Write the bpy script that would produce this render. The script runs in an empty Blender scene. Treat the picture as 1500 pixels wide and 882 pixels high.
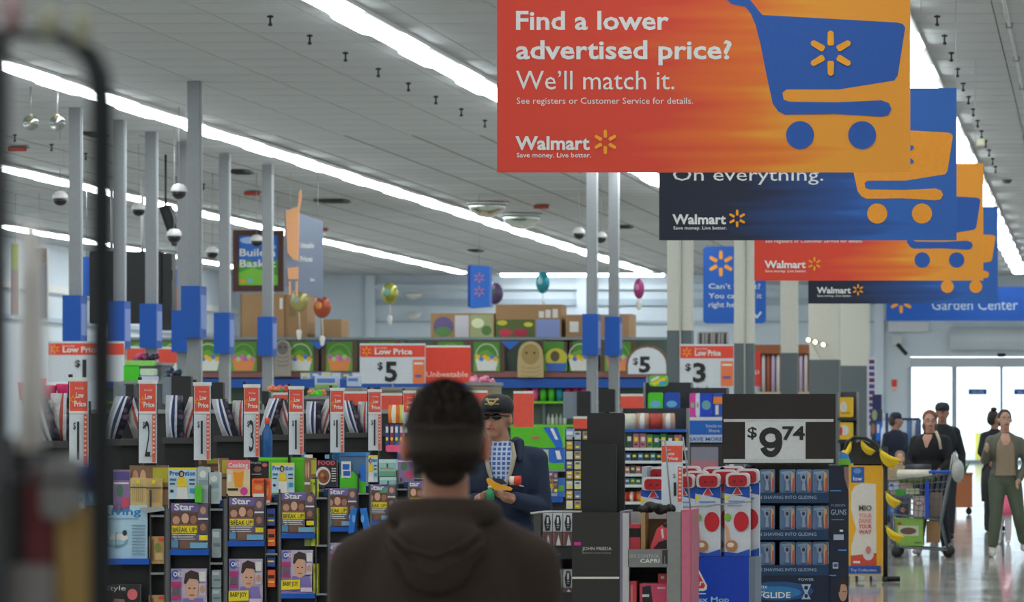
import bpy, bmesh, math, random
from mathutils import Vector, Matrix
random.seed(7)
PI = math.pi
FPX = 6500.0                      # focal length in pixels of the 1500 px wide frame
VX, VY, EYE = 1600.0, 608.0, 1.6  # vanishing point of the aisle, eye height
SC = bpy.context.scene
COL = SC.collection

# ---------------------------------------------------------------- camera
cam = bpy.data.cameras.new('camera')
camo = bpy.data.objects.new('camera', cam)
COL.objects.link(camo)
camo.location = (0, 0, EYE)
camo.rotation_euler = (PI/2, 0, 0)
cam.sensor_width = 36
cam.lens = 36*FPX/1500
cam.shift_x = (750-VX)/1500
cam.shift_y = (VY-441)/1500
cam.clip_start, cam.clip_end = .1, 600
cam.dof.use_dof = True
cam.dof.focus_distance = 27
cam.dof.aperture_fstop = 8.4
SC.camera = camo
# ---------------------------------------------------------------- world and exposure
w = bpy.data.worlds.new('daylight'); SC.world = w; w.use_nodes = True
bg = w.node_tree.nodes['Background']
bg.inputs[0].default_value = (.86, .92, 1, 1)
bg.inputs[1].default_value = 2.6
SC.view_settings.view_transform = 'Standard'
SC.view_settings.look = 'None'
SC.view_settings.gamma = 1
SC.view_settings.use_curve_mapping = False
SC.view_settings.exposure = 0.0
LAMP = 13.0                        # radiance of the fluorescent lenses
SC.cycles.max_bounces = 6
SC.cycles.diffuse_bounces = 3
SC.cycles.use_denoising = True
SC.cycles.sample_clamp_indirect = 4

# ---------------------------------------------------------------- materials
def lin(h):
    h = h.lstrip('#'); out = []
    for i in (0, 2, 4):
        c = int(h[i:i+2], 16)/255
        out.append(c/12.92 if c <= .04045 else ((c+.055)/1.055)**2.4)
    return (*out, 1)
MATS = {}
def M(hexs, rough=.55, metal=0, emit=0, grain=.10, scale=30):
    key = (hexs, rough, metal, emit)
    if key in MATS: return MATS[key]
    m = bpy.data.materials.new('colour_'+hexs.lstrip('#')); m.use_nodes = True
    nt = m.node_tree; b = nt.nodes['Principled BSDF']
    c = lin(hexs)
    if grain and not emit:
        tc = nt.nodes.new('ShaderNodeTexCoord'); n = nt.nodes.new('ShaderNodeTexNoise')
        n.inputs['Scale'].default_value = scale; n.inputs['Detail'].default_value = 2
        mx = nt.nodes.new('ShaderNodeMix'); mx.data_type = 'RGBA'
        mx.inputs[6].default_value = tuple(v*(1-grain) for v in c[:3])+(1,)
        mx.inputs[7].default_value = tuple(min(1, v*(1+grain)) for v in c[:3])+(1,)
        nt.links.new(tc.outputs['Object'], n.inputs['Vector'])
        nt.links.new(n.outputs['Fac'], mx.inputs[0]); nt.links.new(mx.outputs[2], b.inputs['Base Color'])
    else: b.inputs['Base Color'].default_value = c
    b.inputs['Roughness'].default_value = rough; b.inputs['Metallic'].default_value = metal
    if emit:
        b.inputs['Emission Color'].default_value = c; b.inputs['Emission Strength'].default_value = emit
    MATS[key] = m
    return m
def foil(hexs, rough=.32, spots=None):
    m = bpy.data.materials.new('crinkled_foil'); m.use_nodes = True; nt = m.node_tree; b = nt.nodes['Principled BSDF']; N = nt.nodes.new; L = nt.links.new
    tc = N('ShaderNodeTexCoord'); n = N('ShaderNodeTexNoise'); n.inputs['Scale'].default_value = 28; n.inputs['Detail'].default_value = 3; L(tc.outputs['Object'], n.inputs['Vector'])
    bp = N('ShaderNodeBump'); bp.inputs['Strength'].default_value = .9; bp.inputs['Distance'].default_value = .012; L(n.outputs['Fac'], bp.inputs['Height']); L(bp.outputs[0], b.inputs['Normal'])
    b.inputs['Base Color'].default_value = lin(hexs); b.inputs['Roughness'].default_value = rough; b.inputs['Metallic'].default_value = .15
    if spots:
        v = N('ShaderNodeTexVoronoi'); v.inputs['Scale'].default_value = 26; L(tc.outputs['Object'], v.inputs['Vector']); r = N('ShaderNodeValToRGB')
        r.color_ramp.elements[0].color = lin(spots); r.color_ramp.elements[0].position = .25; r.color_ramp.elements[1].color = lin(hexs); r.color_ramp.elements[1].position = .5
        L(v.outputs['Distance'], r.inputs[0]); L(r.outputs[0], b.inputs['Base Color'])
    return m
def node_mat(name):
    m = bpy.data.materials.new(name); m.use_nodes = True
    return m, m.node_tree, m.node_tree.nodes['Principled BSDF']
def streak_mat(name, stops, coords='Generated'):
    """printed left-to-right colour fade with blurred speed streaks"""
    m, nt, b = node_mat(name); N = nt.nodes.new; L = nt.links.new
    tc = N('ShaderNodeTexCoord'); sep = N('ShaderNodeSeparateXYZ'); L(tc.outputs['Generated'], sep.inputs[0])
    mp = N('ShaderNodeMapping'); mp.inputs['Scale'].default_value = (1.1, 1, 9)
    L(tc.outputs['Generated'], mp.inputs[0])
    no = N('ShaderNodeTexNoise'); no.inputs['Scale'].default_value = 1.6; no.inputs['Detail'].default_value = 1
    L(mp.outputs[0], no.inputs['Vector'])
    a = N('ShaderNodeMath'); a.operation = 'MULTIPLY_ADD'; a.inputs[1].default_value = .5
    L(no.outputs['Fac'], a.inputs[0]); L(sep.outputs['X'], a.inputs[2])
    r = N('ShaderNodeValToRGB'); cr = r.color_ramp
    while len(cr.elements) > 1: cr.elements.remove(cr.elements[-1])
    cr.elements[0].position = stops[0][0]; cr.elements[0].color = lin(stops[0][1])
    for p, c in stops[1:]:
        e = cr.elements.new(p); e.color = lin(c)
    L(a.outputs[0], r.inputs[0]); L(r.outputs[0], b.inputs['Base Color'])
    b.inputs['Roughness'].default_value = .5
    return m

WHITE, BLACK = M('#e8e8e4'), M('#141414')
DARK = M('#1c1c1b', .5); CHAR = M('#2b2a28', .6); GREY = M('#8b8d8c'); STEEL = M('#9a9c9e', .4, .3)
RED = M('#e0402c'); ORNG = M('#f28a2a'); YEL = M('#f2c81e'); BLUE = M('#0050aa', .5); NAVY = M('#16243f')
GREEN = M('#58b81e'); LIME = M('#9ad23a'); SKIN = M('#d8a288', .5); SKIN2 = M('#c98f76', .5)
TAN = M('#b08d5c'); PINK = M('#e85a86'); TEAL = M('#2a9a98'); PURP = M('#6a4a8c'); BROWN = M('#6b3f2a')
SKYB = M('#6ab0dc'); CREAM = M('#d8d4bc'); LAV = M('#9c90c8'); HAIR = M('#3a2418', .7); SPARK = M('#f6a21e')
PAPER = M('#d6dce0'); SALMON = M('#ee5a48')

# ---------------------------------------------------------------- text
_TX = {}
def text_mesh(s, bold=0):
    k = (s, bold)
    if k in _TX: return _TX[k]
    cu = bpy.data.curves.new('lettering', 'FONT'); cu.body = s; cu.size = 1; cu.offset = bold; cu.resolution_u = 2
    o = bpy.data.objects.new('lettering', cu); COL.objects.link(o)
    dg = bpy.context.evaluated_depsgraph_get(); dg.update()
    me = bpy.data.meshes.new_from_object(o.evaluated_get(dg))
    vs = [tuple(v.co) for v in me.vertices]; fs = [tuple(p.vertices) for p in me.polygons]
    bpy.data.objects.remove(o); bpy.data.curves.remove(cu); bpy.data.meshes.remove(me)
    xs = [v[0] for v in vs] or [0]
    _TX[k] = (vs, fs, min(xs), max(xs))
    return _TX[k]
CAPH = .73

# ---------------------------------------------------------------- geometry builder
class G:
    """collects faces; px/py are photograph pixels read at depth Yr, placed at depth Y"""
    def __init__(s, Y=0., Yr=None):
        s.Y = Y; s.Yr = Yr or Y; s.v = []; s.f = []; s.m = []; s.sm = []; s.mats = []; s.lay = 0; s.tr = None
    def mi(s, m):
        if m not in s.mats: s.mats.append(m)
        return s.mats.index(m)
    def P(s, px, py, dy=0.): return ((px-VX)*s.Yr/FPX, s.Y+dy, EYE+(VY-py)*s.Yr/FPX)
    def add(s, vs, fs, mat, smooth=False):
        if s.tr: vs = [tuple(s.tr @ Vector(v)) for v in vs]
        n = len(s.v); s.v += [tuple(v) for v in vs]; k = s.mi(mat)
        for f in fs:
            s.f.append([i+n for i in f]); s.m.append(k); s.sm.append(smooth)
        return s
    def wb(s, x0, x1, y0, y1, z0, z1, mat):
        if x0 > x1: x0, x1 = x1, x0
        if z0 > z1: z0, z1 = z1, z0
        vs = [(x, y, z) for z in (z0, z1) for y in (y0, y1) for x in (x0, x1)]
        return s.add(vs, [(0, 2, 3, 1), (4, 5, 7, 6), (0, 1, 5, 4), (2, 6, 7, 3), (0, 4, 6, 2), (1, 3, 7, 5)], mat)
    def box(s, x0, y0, x1, y1, d, mat, dy=0.):
        a = s.P(x0, y1, dy); b = s.P(x1, y0, dy)
        return s.wb(a[0], b[0], a[1], a[1]+d, a[2], b[2], mat)
    def bev(s, x0, y0, x1, y1, d, mat, r=3., dy=0.):
        """front rectangle with rounded corners (r px), extruded"""
        pts = []
        for cx, cy, a0 in ((x1-r, y0+r, 0), (x0+r, y0+r, 90), (x0+r, y1-r, 180), (x1-r, y1-r, 270)):
            for i in range(4):
                a = math.radians(a0-0+i*30); pts.append((cx+r*math.cos(a), cy-r*math.sin(a)))
        return s.ext(pts, d, mat, dy)
    def ext(s, pts, d, mat, dy=0.):
        n = len(pts); f = [s.P(x, y, dy) for x, y in pts]; b = [(p[0], p[1]+d, p[2]) for p in f]
        return s.add(f+b, [list(range(n)), list(range(2*n-1, n-1, -1))]+[(i, i+n, (i+1) % n+n, (i+1) % n) for i in range(n)], mat)
    # flat print, each layer a hair in front of the one before
    def _l(s): s.lay += 1; return -.0008*s.lay
    def r(s, x0, y0, x1, y1, mat):
        d = s._l(); return s.add([s.P(x0, y1, d), s.P(x1, y1, d), s.P(x1, y0, d), s.P(x0, y0, d)], [(0, 1, 2, 3)], mat)
    def poly(s, pts, mat, same=False):
        d = -.0008*s.lay if same else s._l()
        return s.add([s.P(x, y, d) for x, y in pts], [list(range(len(pts)))], mat)
    def e(s, cx, cy, rx, ry, mat, n=14, a0=0):
        return s.poly([(cx+rx*math.cos(2*PI*i/n+a0), cy-ry*math.sin(2*PI*i/n+a0)) for i in range(n)], mat)
    def ring(s, cx, cy, rx, ry, t, mat, a0=0., a1=2*PI, n=16):
        d = s._l(); vs = []; fs = []
        for i in range(n+1):
            a = a0+(a1-a0)*i/n
            vs += [s.P(cx+rx*math.cos(a), cy-ry*math.sin(a), d), s.P(cx+(rx-t)*math.cos(a), cy-(ry-t)*math.sin(a), d)]
            if i: fs.append((2*i-2, 2*i, 2*i+1, 2*i-1))
        return s.add(vs, fs, mat)
    def t(s, txt, x0, base, cap, mat, x1=None, bold=0., vert=False):
        vs, fs, a, b = text_mesh(txt, bold)
        if not vs: return s
        k = cap/CAPH; kx = (x1-x0)/max(b-a, 1e-4) if x1 else k; d = s._l()
        if vert: return s.add([s.P(x0+v[1]*k, base-(v[0]-a)*kx, d) for v in vs], fs, mat)
        return s.add([s.P(x0+(v[0]-a)*kx, base-v[1]*k, d) for v in vs], fs, mat)
    def spark(s, cx, cy, R, mat):
        for i in range(6):
            a = math.radians(90+60*i); c, n = math.cos(a), math.sin(a); pts = []
            for rr, ww in ((.34, .10), (.42, .15), (.92, .13), (1, .05), (1, -.05), (.92, -.13), (.42, -.15), (.34, -.10)):
                pts.append((cx+R*(rr*c-ww*n), cy-R*(rr*n+ww*c)))
            s.poly(pts, mat)
        return s
    # solids in world coordinates
    def sph(s, c, r, mat, nu=12, nv=8, smooth=True):
        if not hasattr(r, '__len__'): r = (r, r, r)
        vs = [(c[0], c[1], c[2]-r[2])]; fs = []
        for j in range(1, nv):
            p = -PI/2+PI*j/nv
            for i in range(nu):
                a = 2*PI*i/nu; vs.append((c[0]+r[0]*math.cos(p)*math.cos(a), c[1]+r[1]*math.cos(p)*math.sin(a), c[2]+r[2]*math.sin(p)))
        vs.append((c[0], c[1], c[2]+r[2])); T = len(vs)-1
        for i in range(nu):
            k = (i+1) % nu; fs.append((0, 1+k, 1+i)); fs.append((T, T-nu+i, T-nu+k))
            for j in range(nv-2):
                q = 1+j*nu; fs.append((q+i, q+k, q+nu+k, q+nu+i))
        return s.add(vs, fs, mat, smooth)
    def tube(s, pts, r, mat, n=8, smooth=True, cap=True):
        pts = [Vector(p) for p in pts]; R = r if hasattr(r, '__len__') else [r]*len(pts); vs = []; fs = []
        t0 = (pts[1]-pts[0]).normalized(); up = Vector((0, 0, 1)) if abs(t0.z) < .9 else Vector((1, 0, 0))
        for k, p in enumerate(pts):
            t = ((pts[min(k+1, len(pts)-1)]-pts[max(k-1, 0)])).normalized()
            u = (up-t*up.dot(t)).normalized(); w_ = t.cross(u); up = u
            for i in range(n):
                a = 2*PI*i/n; vs.append(tuple(p+(u*math.cos(a)+w_*math.sin(a))*R[k]))
            if k:
                for i in range(n):
                    j = (i+1) % n; q = (k-1)*n; fs.append((q+i, q+j, q+n+j, q+n+i))
        if cap: fs.append(list(range(n-1, -1, -1))); fs.append([len(vs)-n+i for i in range(n)])
        return s.add(vs, fs, mat, smooth)
    def cap(s, a, b, ra, rb, mat=None, n=12):
        """tapered capsule"""
        a, b = Vector(a), Vector(b); t = (b-a); L_ = t.length or 1e-6; t /= L_; pts = []; R = []
        for i in range(5):
            q = math.radians(-85+i*21); pts.append(a+t*(ra*math.sin(q))); R.append(ra*math.cos(q))
        for i in range(5):
            q = math.radians(1+i*21); pts.append(b+t*(rb*math.sin(q))); R.append(rb*math.cos(q))
        return s.tube(pts, R, mat, n)
    def lathe(s, c, prof, mat, n=16, smooth=True):
        vs = []; fs = []
        for k, (r, z) in enumerate(prof):
            for i in range(n):
                a = 2*PI*i/n; vs.append((c[0]+r*math.cos(a), c[1]+r*math.sin(a), c[2]+z))
            if k:
                for i in range(n):
                    j = (i+1) % n; q = (k-1)*n; fs.append((q+i, q+j, q+n+j, q+n+i))
        fs.append(list(range(n-1, -1, -1))); fs.append([len(vs)-n+i for i in range(n)])
        return s.add(vs, fs, mat, smooth)
    def pillow(s, x0, y0, x1, y1, d, cols, dy=0., tilt=0., wts=None):
        """a filled bag seen from the front: bulging middle, crimped top; cols = materials of the columns"""
        n, mrow = len(cols), 6; a = s.P(x0, y1, dy); b = s.P(x1, y0, dy); vs = []
        cx = (a[0]+b[0])/2
        for side in (-1, 1):
            for j in range(mrow+1):
                v = j/mrow
                for i in range(n+1):
                    u = (sum(wts[:i])/sum(wts)) if wts else i/n; bul = (math.sin(PI*min(max(u, .02), .98))**.6)*(math.sin(PI*min(max(v*.93+.05, 0), 1))**.6)
                    x = a[0]+(b[0]-a[0])*(u+.04*(math.sin(PI*v)-.5)*(1 if u > .5 else -1 if u < .5 else 0))+tilt*(v-.5)*(b[2]-a[2])
                    y = a[1]+d/2+side*d*.5*bul+.006*math.sin(7*u+5*v)
                    vs.append((x, y, a[2]+(b[2]-a[2])*v))
        K = (mrow+1)*(n+1)
        for i in range(n):
            fs = []
            for j in range(mrow):
                q = j*(n+1)+i; fs.append((q, q+1, q+n+2, q+n+1)); fs.append((K+q, K+q+n+1, K+q+n+2, K+q+1))
            s.add(vs if i == 0 else [], [], cols[i])
            k = s.mi(cols[i]); base = len(s.v)-2*K
            for f in fs: s.f.append([base+z for z in f]); s.m.append(k); s.sm.append(True)
        return s
    def mesh(s, name, org=(0, 0, 0)):
        me = bpy.data.meshes.new(name)
        ox, oy, oz = org
        me.from_pydata([(v[0]-ox, v[1]-oy, v[2]-oz) for v in s.v], [], s.f)
        for m in s.mats: me.materials.append(m)
        me.polygons.foreach_set('material_index', s.m); me.polygons.foreach_set('use_smooth', s.sm); me.update()
        return me
    def base(s):
        xs, ys, zs = zip(*s.v); return ((min(xs)+max(xs))/2, (min(ys)+max(ys))/2, min(zs))
    def build(s, name, par=None, label=None, cat=None, group=None, kind=None):
        org = wloc(par) if par else s.base()
        o = bpy.data.objects.new(name, s.mesh(name, org)); COL.objects.link(o)
        if par: o.parent = par
        else: o.location = org
        return tag(o, label, cat, group, kind)
_W = {}
def wloc(o): return _W.get(o.name) or tuple(o.location)
def tag(o, label=None, cat=None, group=None, kind=None):
    if label: o['label'] = label
    if cat: o['category'] = cat
    if group: o['group'] = group
    if kind: o['kind'] = kind
    if o.parent: _W[o.name] = wloc(o.parent)   # part meshes are written about the thing's origin
    return o
def thing(name, loc, label, cat, group=None, kind=None):
    o = bpy.data.objects.new(name, None); COL.objects.link(o); o.location = loc; o.empty_display_size = .1
    return tag(o, label, cat, group, kind)
def struct(g, name, par=None):
    o = g.build(name, par)
    if not par: o['kind'] = 'structure'
    return o
def XW(px, Y): return (px-VX)*Y/FPX
def ZW(py, Y): return EYE+(VY-py)*Y/FPX

# ---------------------------------------------------------------- the setting
H = 6.2; HC = H-EYE              # ceiling height
YE, XL, XR, YB = 146., -28.2, 9.0, -8.0
def ceiling_mat():
    m, nt, b = node_mat('ceiling_tile'); N = nt.nodes.new; L = nt.links.new
    tc = N('ShaderNodeTexCoord'); no = N('ShaderNodeTexNoise'); no.inputs['Scale'].default_value = 1.2
    L(tc.outputs['Object'], no.inputs['Vector'])
    r = N('ShaderNodeValToRGB'); r.color_ramp.elements[0].color = lin('#bcc0c1'); r.color_ramp.elements[1].color = lin('#c6cacb')
    L(no.outputs['Fac'], r.inputs[0]); L(r.outputs[0], b.inputs['Base Color']); b.inputs['Roughness'].default_value = .9
    return m
def ceiling_far_mat():
    m, nt, b = node_mat('ceiling_grid'); N = nt.nodes.new; L = nt.links.new
    tc = N('ShaderNodeTexCoord'); br = N('ShaderNodeTexBrick')
    br.offset = 0; br.inputs['Color1'].default_value = lin('#bcc0c1'); br.inputs['Color2'].default_value = lin('#c6cacb')
    br.inputs['Mortar'].default_value = lin('#8e8c84'); br.inputs['Scale'].default_value = 1
    br.inputs['Brick Width'].default_value = 1.12; br.inputs['Row Height'].default_value = 1.3; br.inputs['Mortar Size'].default_value = .035
    mp = N('ShaderNodeMapping'); mp.inputs['Location'].default_value = ((XL+XR)/2, (YB+YE)/2-48.1, 0)
    L(tc.outputs['Object'], mp.inputs[0]); L(mp.outputs[0], br.inputs['Vector']); L(br.outputs['Color'], b.inputs['Base Color']); b.inputs['Roughness'].default_value = .9
    return m
CT, CF = ceiling_mat(), ceiling_far_mat()
def floor_mat():
    m, nt, b = node_mat('polished_vinyl_tile'); N = nt.nodes.new; L = nt.links.new
    tc = N('ShaderNodeTexCoord'); br = N('ShaderNodeTexBrick'); br.offset = 0
    br.inputs['Color1'].default_value = lin('#cfccc2'); br.inputs['Color2'].default_value = lin('#bdbab0')
    br.inputs['Mortar'].default_value = lin('#8d8b84'); br.inputs['Scale'].default_value = 1
    br.inputs['Brick Width'].default_value = .305; br.inputs['Row Height'].default_value = .305; br.inputs['Mortar Size'].default_value = .004
    L(tc.outputs['Object'], br.inputs['Vector'])
    no = N('ShaderNodeTexNoise'); no.inputs['Scale'].default_value = 1.3; no.inputs['Detail'].default_value = 3; L(tc.outputs['Object'], no.inputs['Vector'])
    mx = N('ShaderNodeMix'); mx.data_type = 'RGBA'; mx.blend_type = 'MULTIPLY'; mx.inputs[0].default_value = .35
    L(br.outputs['Color'], mx.inputs[6]); L(no.outputs['Fac'], mx.inputs[7]); L(mx.outputs[2], b.inputs['Base Color'])
    rr = N('ShaderNodeMapRange'); rr.inputs[3].default_value = .04; rr.inputs[4].default_value = .14; L(no.outputs['Fac'], rr.inputs[0]); L(rr.outputs[0], b.inputs['Roughness'])
    bp = N('ShaderNodeBump'); bp.inputs['Strength'].default_value = .04; bp.inputs['Distance'].default_value = .02
    n2 = N('ShaderNodeTexNoise'); n2.inputs['Scale'].default_value = 5; L(tc.outputs['Object'], n2.inputs['Vector']); L(n2.outputs['Fac'], bp.inputs['Height']); L(bp.outputs[0], b.inputs['Normal'])
    b.inputs['IOR'].default_value = 1.5
    return m
struct(G().wb(XL-.3, XR+.3, YB-.3, YE+.3, -.2, 0, floor_mat()), 'floor')
OUT = struct(G().wb(-30, 30, YE+.3, YE+60, -.3, -.1, M('#cfd0cd')), 'trim_1')
WALL = M('#dbe6ee', .7, scale=2, grain=.05); WALLD = M('#b4c4d0', .7)
ceil_y0, ty, tx, ycols = 48.1, 1.3, 1.12, 22
ce = struct(G().wb(XL-.3, XR+.3, YB-.3, YE+.3, H+.005, H+.25, CF), 'ceiling')
# the nearest tiles in view are pieces of their own, the rest is grid in the material
tile = G().wb(.008, tx-.008, .03, ty-.03, -.012, .004, CT).mesh('ceiling_tile')
cnt = 0
for j in range(19):
    y = ceil_y0+j*ty
    i0 = math.floor(XW(-20, y+ty)/tx); i1 = math.ceil(XW(1505, y)/tx)
    for i in range(i0, i1):
        if cnt >= 300: break
        o = bpy.data.objects.new('ceiling_tile', tile); COL.objects.link(o); o.parent = ce
        cl = wloc(ce); o.location = (i*tx-cl[0], y-cl[1], H-cl[2]); cnt += 1
lw = struct(G().wb(XL-.2, XL, YB, YE, 0, H+.03, WALL), 'wall_left')
struct(G().wb(XR, XR+.2, YB, YE, 0, H+.03, WALL), 'wall_right')
struct(G().wb(XL, XR, YB-.2, YB, 0, H+.03, WALL), 'wall_back')
dx0, dx1 = XW(1333, YE), XW(1780, YE); dz = ZW(538, YE)
fw = struct(G().wb(XL, dx0, YE, YE+.3, 0, H+.03, WALL).wb(dx1, XR, YE, YE+.3, 0, H+.03, WALL).wb(dx0, dx1, YE, YE+.3, dz+.35, H+.03, WALL), 'wall_front')
for x in (544, 853, 1288):
    struct(G().wb(XW(x-7, YE), XW(x+7, YE), YE-.25, YE, 0, H, WALL), 'pilaster', fw)
for y0, y1, dd in ((417, 424, .2), (438, 447, .1), (470, 473, .08)):
    struct(G().wb(XW(545, YE), XW(1297, YE), YE-dd, YE, ZW(y1, YE), ZW(y0, YE), WALL if y0 == 417 else WALLD), 'wall_rail', fw)
for y0, y1, dd in ((4.9, 5.1, .15), (4.1, 4.22, .1)):
    struct(G().wb(XL, XL+dd, 40, YE, y0, y1, WHITE if y0 > 4.5 else WALLD), 'wall_rail', lw)
# glass entrance
def glass_mat(tint='#eef6f8', alpha=.1):
    m = bpy.data.materials.new('clear_glass'); m.use_nodes = True; nt = m.node_tree; nt.nodes.clear(); N = nt.nodes.new; L = nt.links.new
    o = N('ShaderNodeOutputMaterial'); mx = N('ShaderNodeMixShader'); tr = N('ShaderNodeBsdfTransparent'); gl = N('ShaderNodeBsdfGlossy')
    tr.inputs[0].default_value = lin(tint); gl.inputs['Roughness'].default_value = .05; mx.inputs[0].default_value = alpha
    L(tr.outputs[0], mx.inputs[1]); L(gl.outputs[0], mx.inputs[2]); L(mx.outputs[0], o.inputs[0]); return m
GLASS = glass_mat()
FR = M('#a8b2ba', .4, .4)
door = thing('door_1', ((dx0+dx1)/2, YE, 0), None, None); door['kind'] = 'structure'
g = G(YE); g.box(1333, 524, 1780, 538, .3, M('#c9cfd6')); g.build('door_head', door)
edges = [1333, 1398, 1467, 1532, 1600, 1665, 1780]
for i, x in enumerate(edges[:-1]):
    wd = 4 if i % 2 else 2.5
    G(YE-.1).wb(XW(x, YE)-.05*wd/2.5, XW(x, YE)+.05*wd/2.5, YE-.1, YE+.1, 0, dz, FR).build('door_frame', door)
    a, b = XW(x, YE)+.1, XW(edges[i+1], YE)-.1
    gg = G().wb(a, b, YE, YE+.02, .12, dz-.03, GLASS); p = gg.build('pane', door)
    G().wb(a, b, YE-.03, YE+.05, 0, .12, FR).build('bottom_rail', door)
    if i in (1, 2, 3, 5):
        q = G(YE-.02); c = (x+edges[i+1])/2; q.box(c-14, 570, c+13, 578, .012, BLUE); q.t('WELCOME', c-9, 576, 3.5, WHITE, c+8); q.build('door_sticker', door)
NTH = ['nearest', 'second', 'third', 'fourth', 'fifth', 'sixth', 'seventh', 'eighth', 'ninth', 'tenth', 'eleventh', 'twelfth', 'thirteenth', 'fourteenth', 'fifteenth', 'sixteenth']
# ---------------------------------------------------------------- ceiling lights and fittings
LENS = M('#f4fbff', .4, 0, LAMP)
def light_row(x, y0, y1, label, name='fluorescent_light_row'):
    r = thing(name, (x, y0, H-.02), label, 'ceiling light', 'rows of fluorescent ceiling lights')
    G().wb(x-.24, x+.24, y0, y1, H-.06, H-.013, WHITE).build('housing', r)
    # a lens: trough with rounded ends
    vs = []; fs = []; L_ = 2.34; n = 6
    prof = [(0, .55), (.06, .85), (.2, 1), (L_-.2, 1), (L_-.06, .85), (L_, .55)]
    for y, k in prof:
        for i in range(n+1):
            a = PI*i/n; vs.append((-.19*k*math.cos(a), y, -.045*k*math.sin(a)-.012))
    for j in range(len(prof)-1):
        for i in range(n): q = j*(n+1)+i; fs.append((q, q+1, q+n+2, q+n+1))
    fs.append(list(range(n+1))); fs.append([len(vs)-1-i for i in range(n+1)])
    g = G(); g.add(vs, fs, LENS); me = g.mesh('lens')
    k = 0; y = y0
    while y+2.4 < y1:
        o = bpy.data.objects.new('lens', me); COL.objects.link(o); o.parent = r
        o.location = ((.035 if k % 2 else -.035), y-y0+.03, -.05); y += 2.46; k += 1
    return r
for i, (k, lab) in enumerate([(-5.69, 'fluorescent light row nearest the left wall'), (-4.35, 'fluorescent light row second from the left wall'),
        (-3.07, 'long fluorescent light row crossing the ceiling from the upper left corner'), (-1.83, 'fluorescent light row ending behind the large red and orange sign'),
        (-.5, 'fluorescent light row over the main aisle behind the hanging signs'), (.8, 'fluorescent light row right of the main aisle')]):
    light_row(k*HC, -4, 143, lab)
rx = thing('wall_light_row', (XW(850, 144.6), 144.6, H-.02), 'fluorescent light row running along the top of the far wall', 'ceiling light', 'rows of fluorescent ceiling lights')
for a, b in ((733, 797), (799, 862), (874, 935), (937, 972)):
    g = G(144.6); g.bev(a, 399, b, 405, .3, LENS, 2.5); g.build('lens', rx)
G(144.6).box(546, 398, 975, 400.5, .35, WHITE).build('housing', rx)

# drop sprinklers in rows
def sprinkler(x, y, lab, big=1):
    g = G(); g.tube([(x, y, H-.01), (x, y, H-.11*big)], .012, CHAR, 6); g.tube([(x-.035, y, H-.03), (x+.035, y, H-.03)], .012, CHAR, 6)
    g.lathe((x, y, H-.14*big), [(.01, 0), (.026, .01), (.026, .018), (.012, .04)], CHAR, 8)
    g.build('sprinkler', None, lab, 'sprinkler', 'sprinklers in rows on the ceiling')
for rowx in (-9.43, -1.78, -17.6):
    for k in range(13 if rowx > -10 else 9): sprinkler(rowx, 50.9+2.57*k+(0 if rowx > -10 else 19), 'small dark sprinkler, %s from the front of the row %s' % (NTH[k], {-9.43: 'left of the large red sign', -1.78: 'at the right edge', -17.6: 'above the tall poles'}[rowx]))
# dark vents and red marker plates in the ceiling
for i, (px, py, w_, lab) in enumerate([(135, 194, 14, 'dark flat ceiling vent beside the tall pole near the left edge'), (350, 250, 15, 'dark flat ceiling vent above the basket picture sign'),
        (487, 293, 22, 'dark flat ceiling vent above the left light row'), (910, 331, 15, 'dark flat ceiling vent behind the pair of poles'), (697, 366, 9, 'dark flat ceiling vent over the blue hanging box')]):
    Y = HC*FPX/(VY-py); x = XW(px, Y)
    g = G(); hw = w_*Y/FPX; g.wb(x-hw, x+hw, Y-.5, Y+.5, H-.04, H-.016, M('#3a3a30'))
    for q in range(5): g.wb(x-hw+.05, x+hw-.05, Y-.45+q*.2, Y-.37+q*.2, H-.055, H-.03, M('#20201a'))
    g.build('ceiling_vent', None, lab, 'vent')
for px, py, lab in [(25, 213, 'red flat exit marker on the ceiling near the left edge'), (369, 279, 'red flat marker on the ceiling above the picture sign'),
        (470, 333, 'red flat marker on the ceiling beside the grey hanging sign'), (793, 299, 'red flat marker on the ceiling left of the pair of poles')]:
    Y = HC*FPX/(VY-py); x = XW(px, Y)
    g = G(); g.wb(x-.15, x+.15, Y, Y+.3, H-.03, H-.016, CHAR); g.wb(x-.16, x+.16, Y-.02, Y+.02, H-.1, H-.03, M('#b03024')); g.wb(x-.14, x+.14, Y-.024, Y-.02, H-.085, H-.045, M('#c8503c'))
    g.build('ceiling_marker', None, lab, 'marker')
g = G(); g.tube([(-.97, 40, H-.05), (-.97, 140, H-.05)], .022, M('#d0d0cc', .3, .5))
for k in range(20): g.wb(-1.01, -.93, 42+k*4.9, 42.06+k*4.9, H-.085, H-.016, STEEL)
g.build('conduit_pipe', None, 'thin pale conduit pipe running along the ceiling at the right edge', 'pipe')
Y = HC*FPX/(VY-262); x = XW(1475, Y)
G().lathe((x, Y, H-.09), [(.05, 0), (.09, .03), (.1, .074)], M('#55554f'), 12).build('smoke_detector', None, 'round dark smoke detector on the ceiling at the right', 'smoke detector')
Y = 74.; x = XW(1437, Y)
g = G(Y); g.box(1430, 200, 1443, 213, .2, CREAM); g.tube([(x-.03, Y+.1, ZW(200, Y)), (x-.03, Y+.1, H-.016)], .012, STEEL); g.r(1431.5, 202, 1441.5, 211, M('#f4f0d0'))
g.build('emergency_light', None, 'small cream box hanging under the ceiling right of the signs', 'emergency light')

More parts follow.
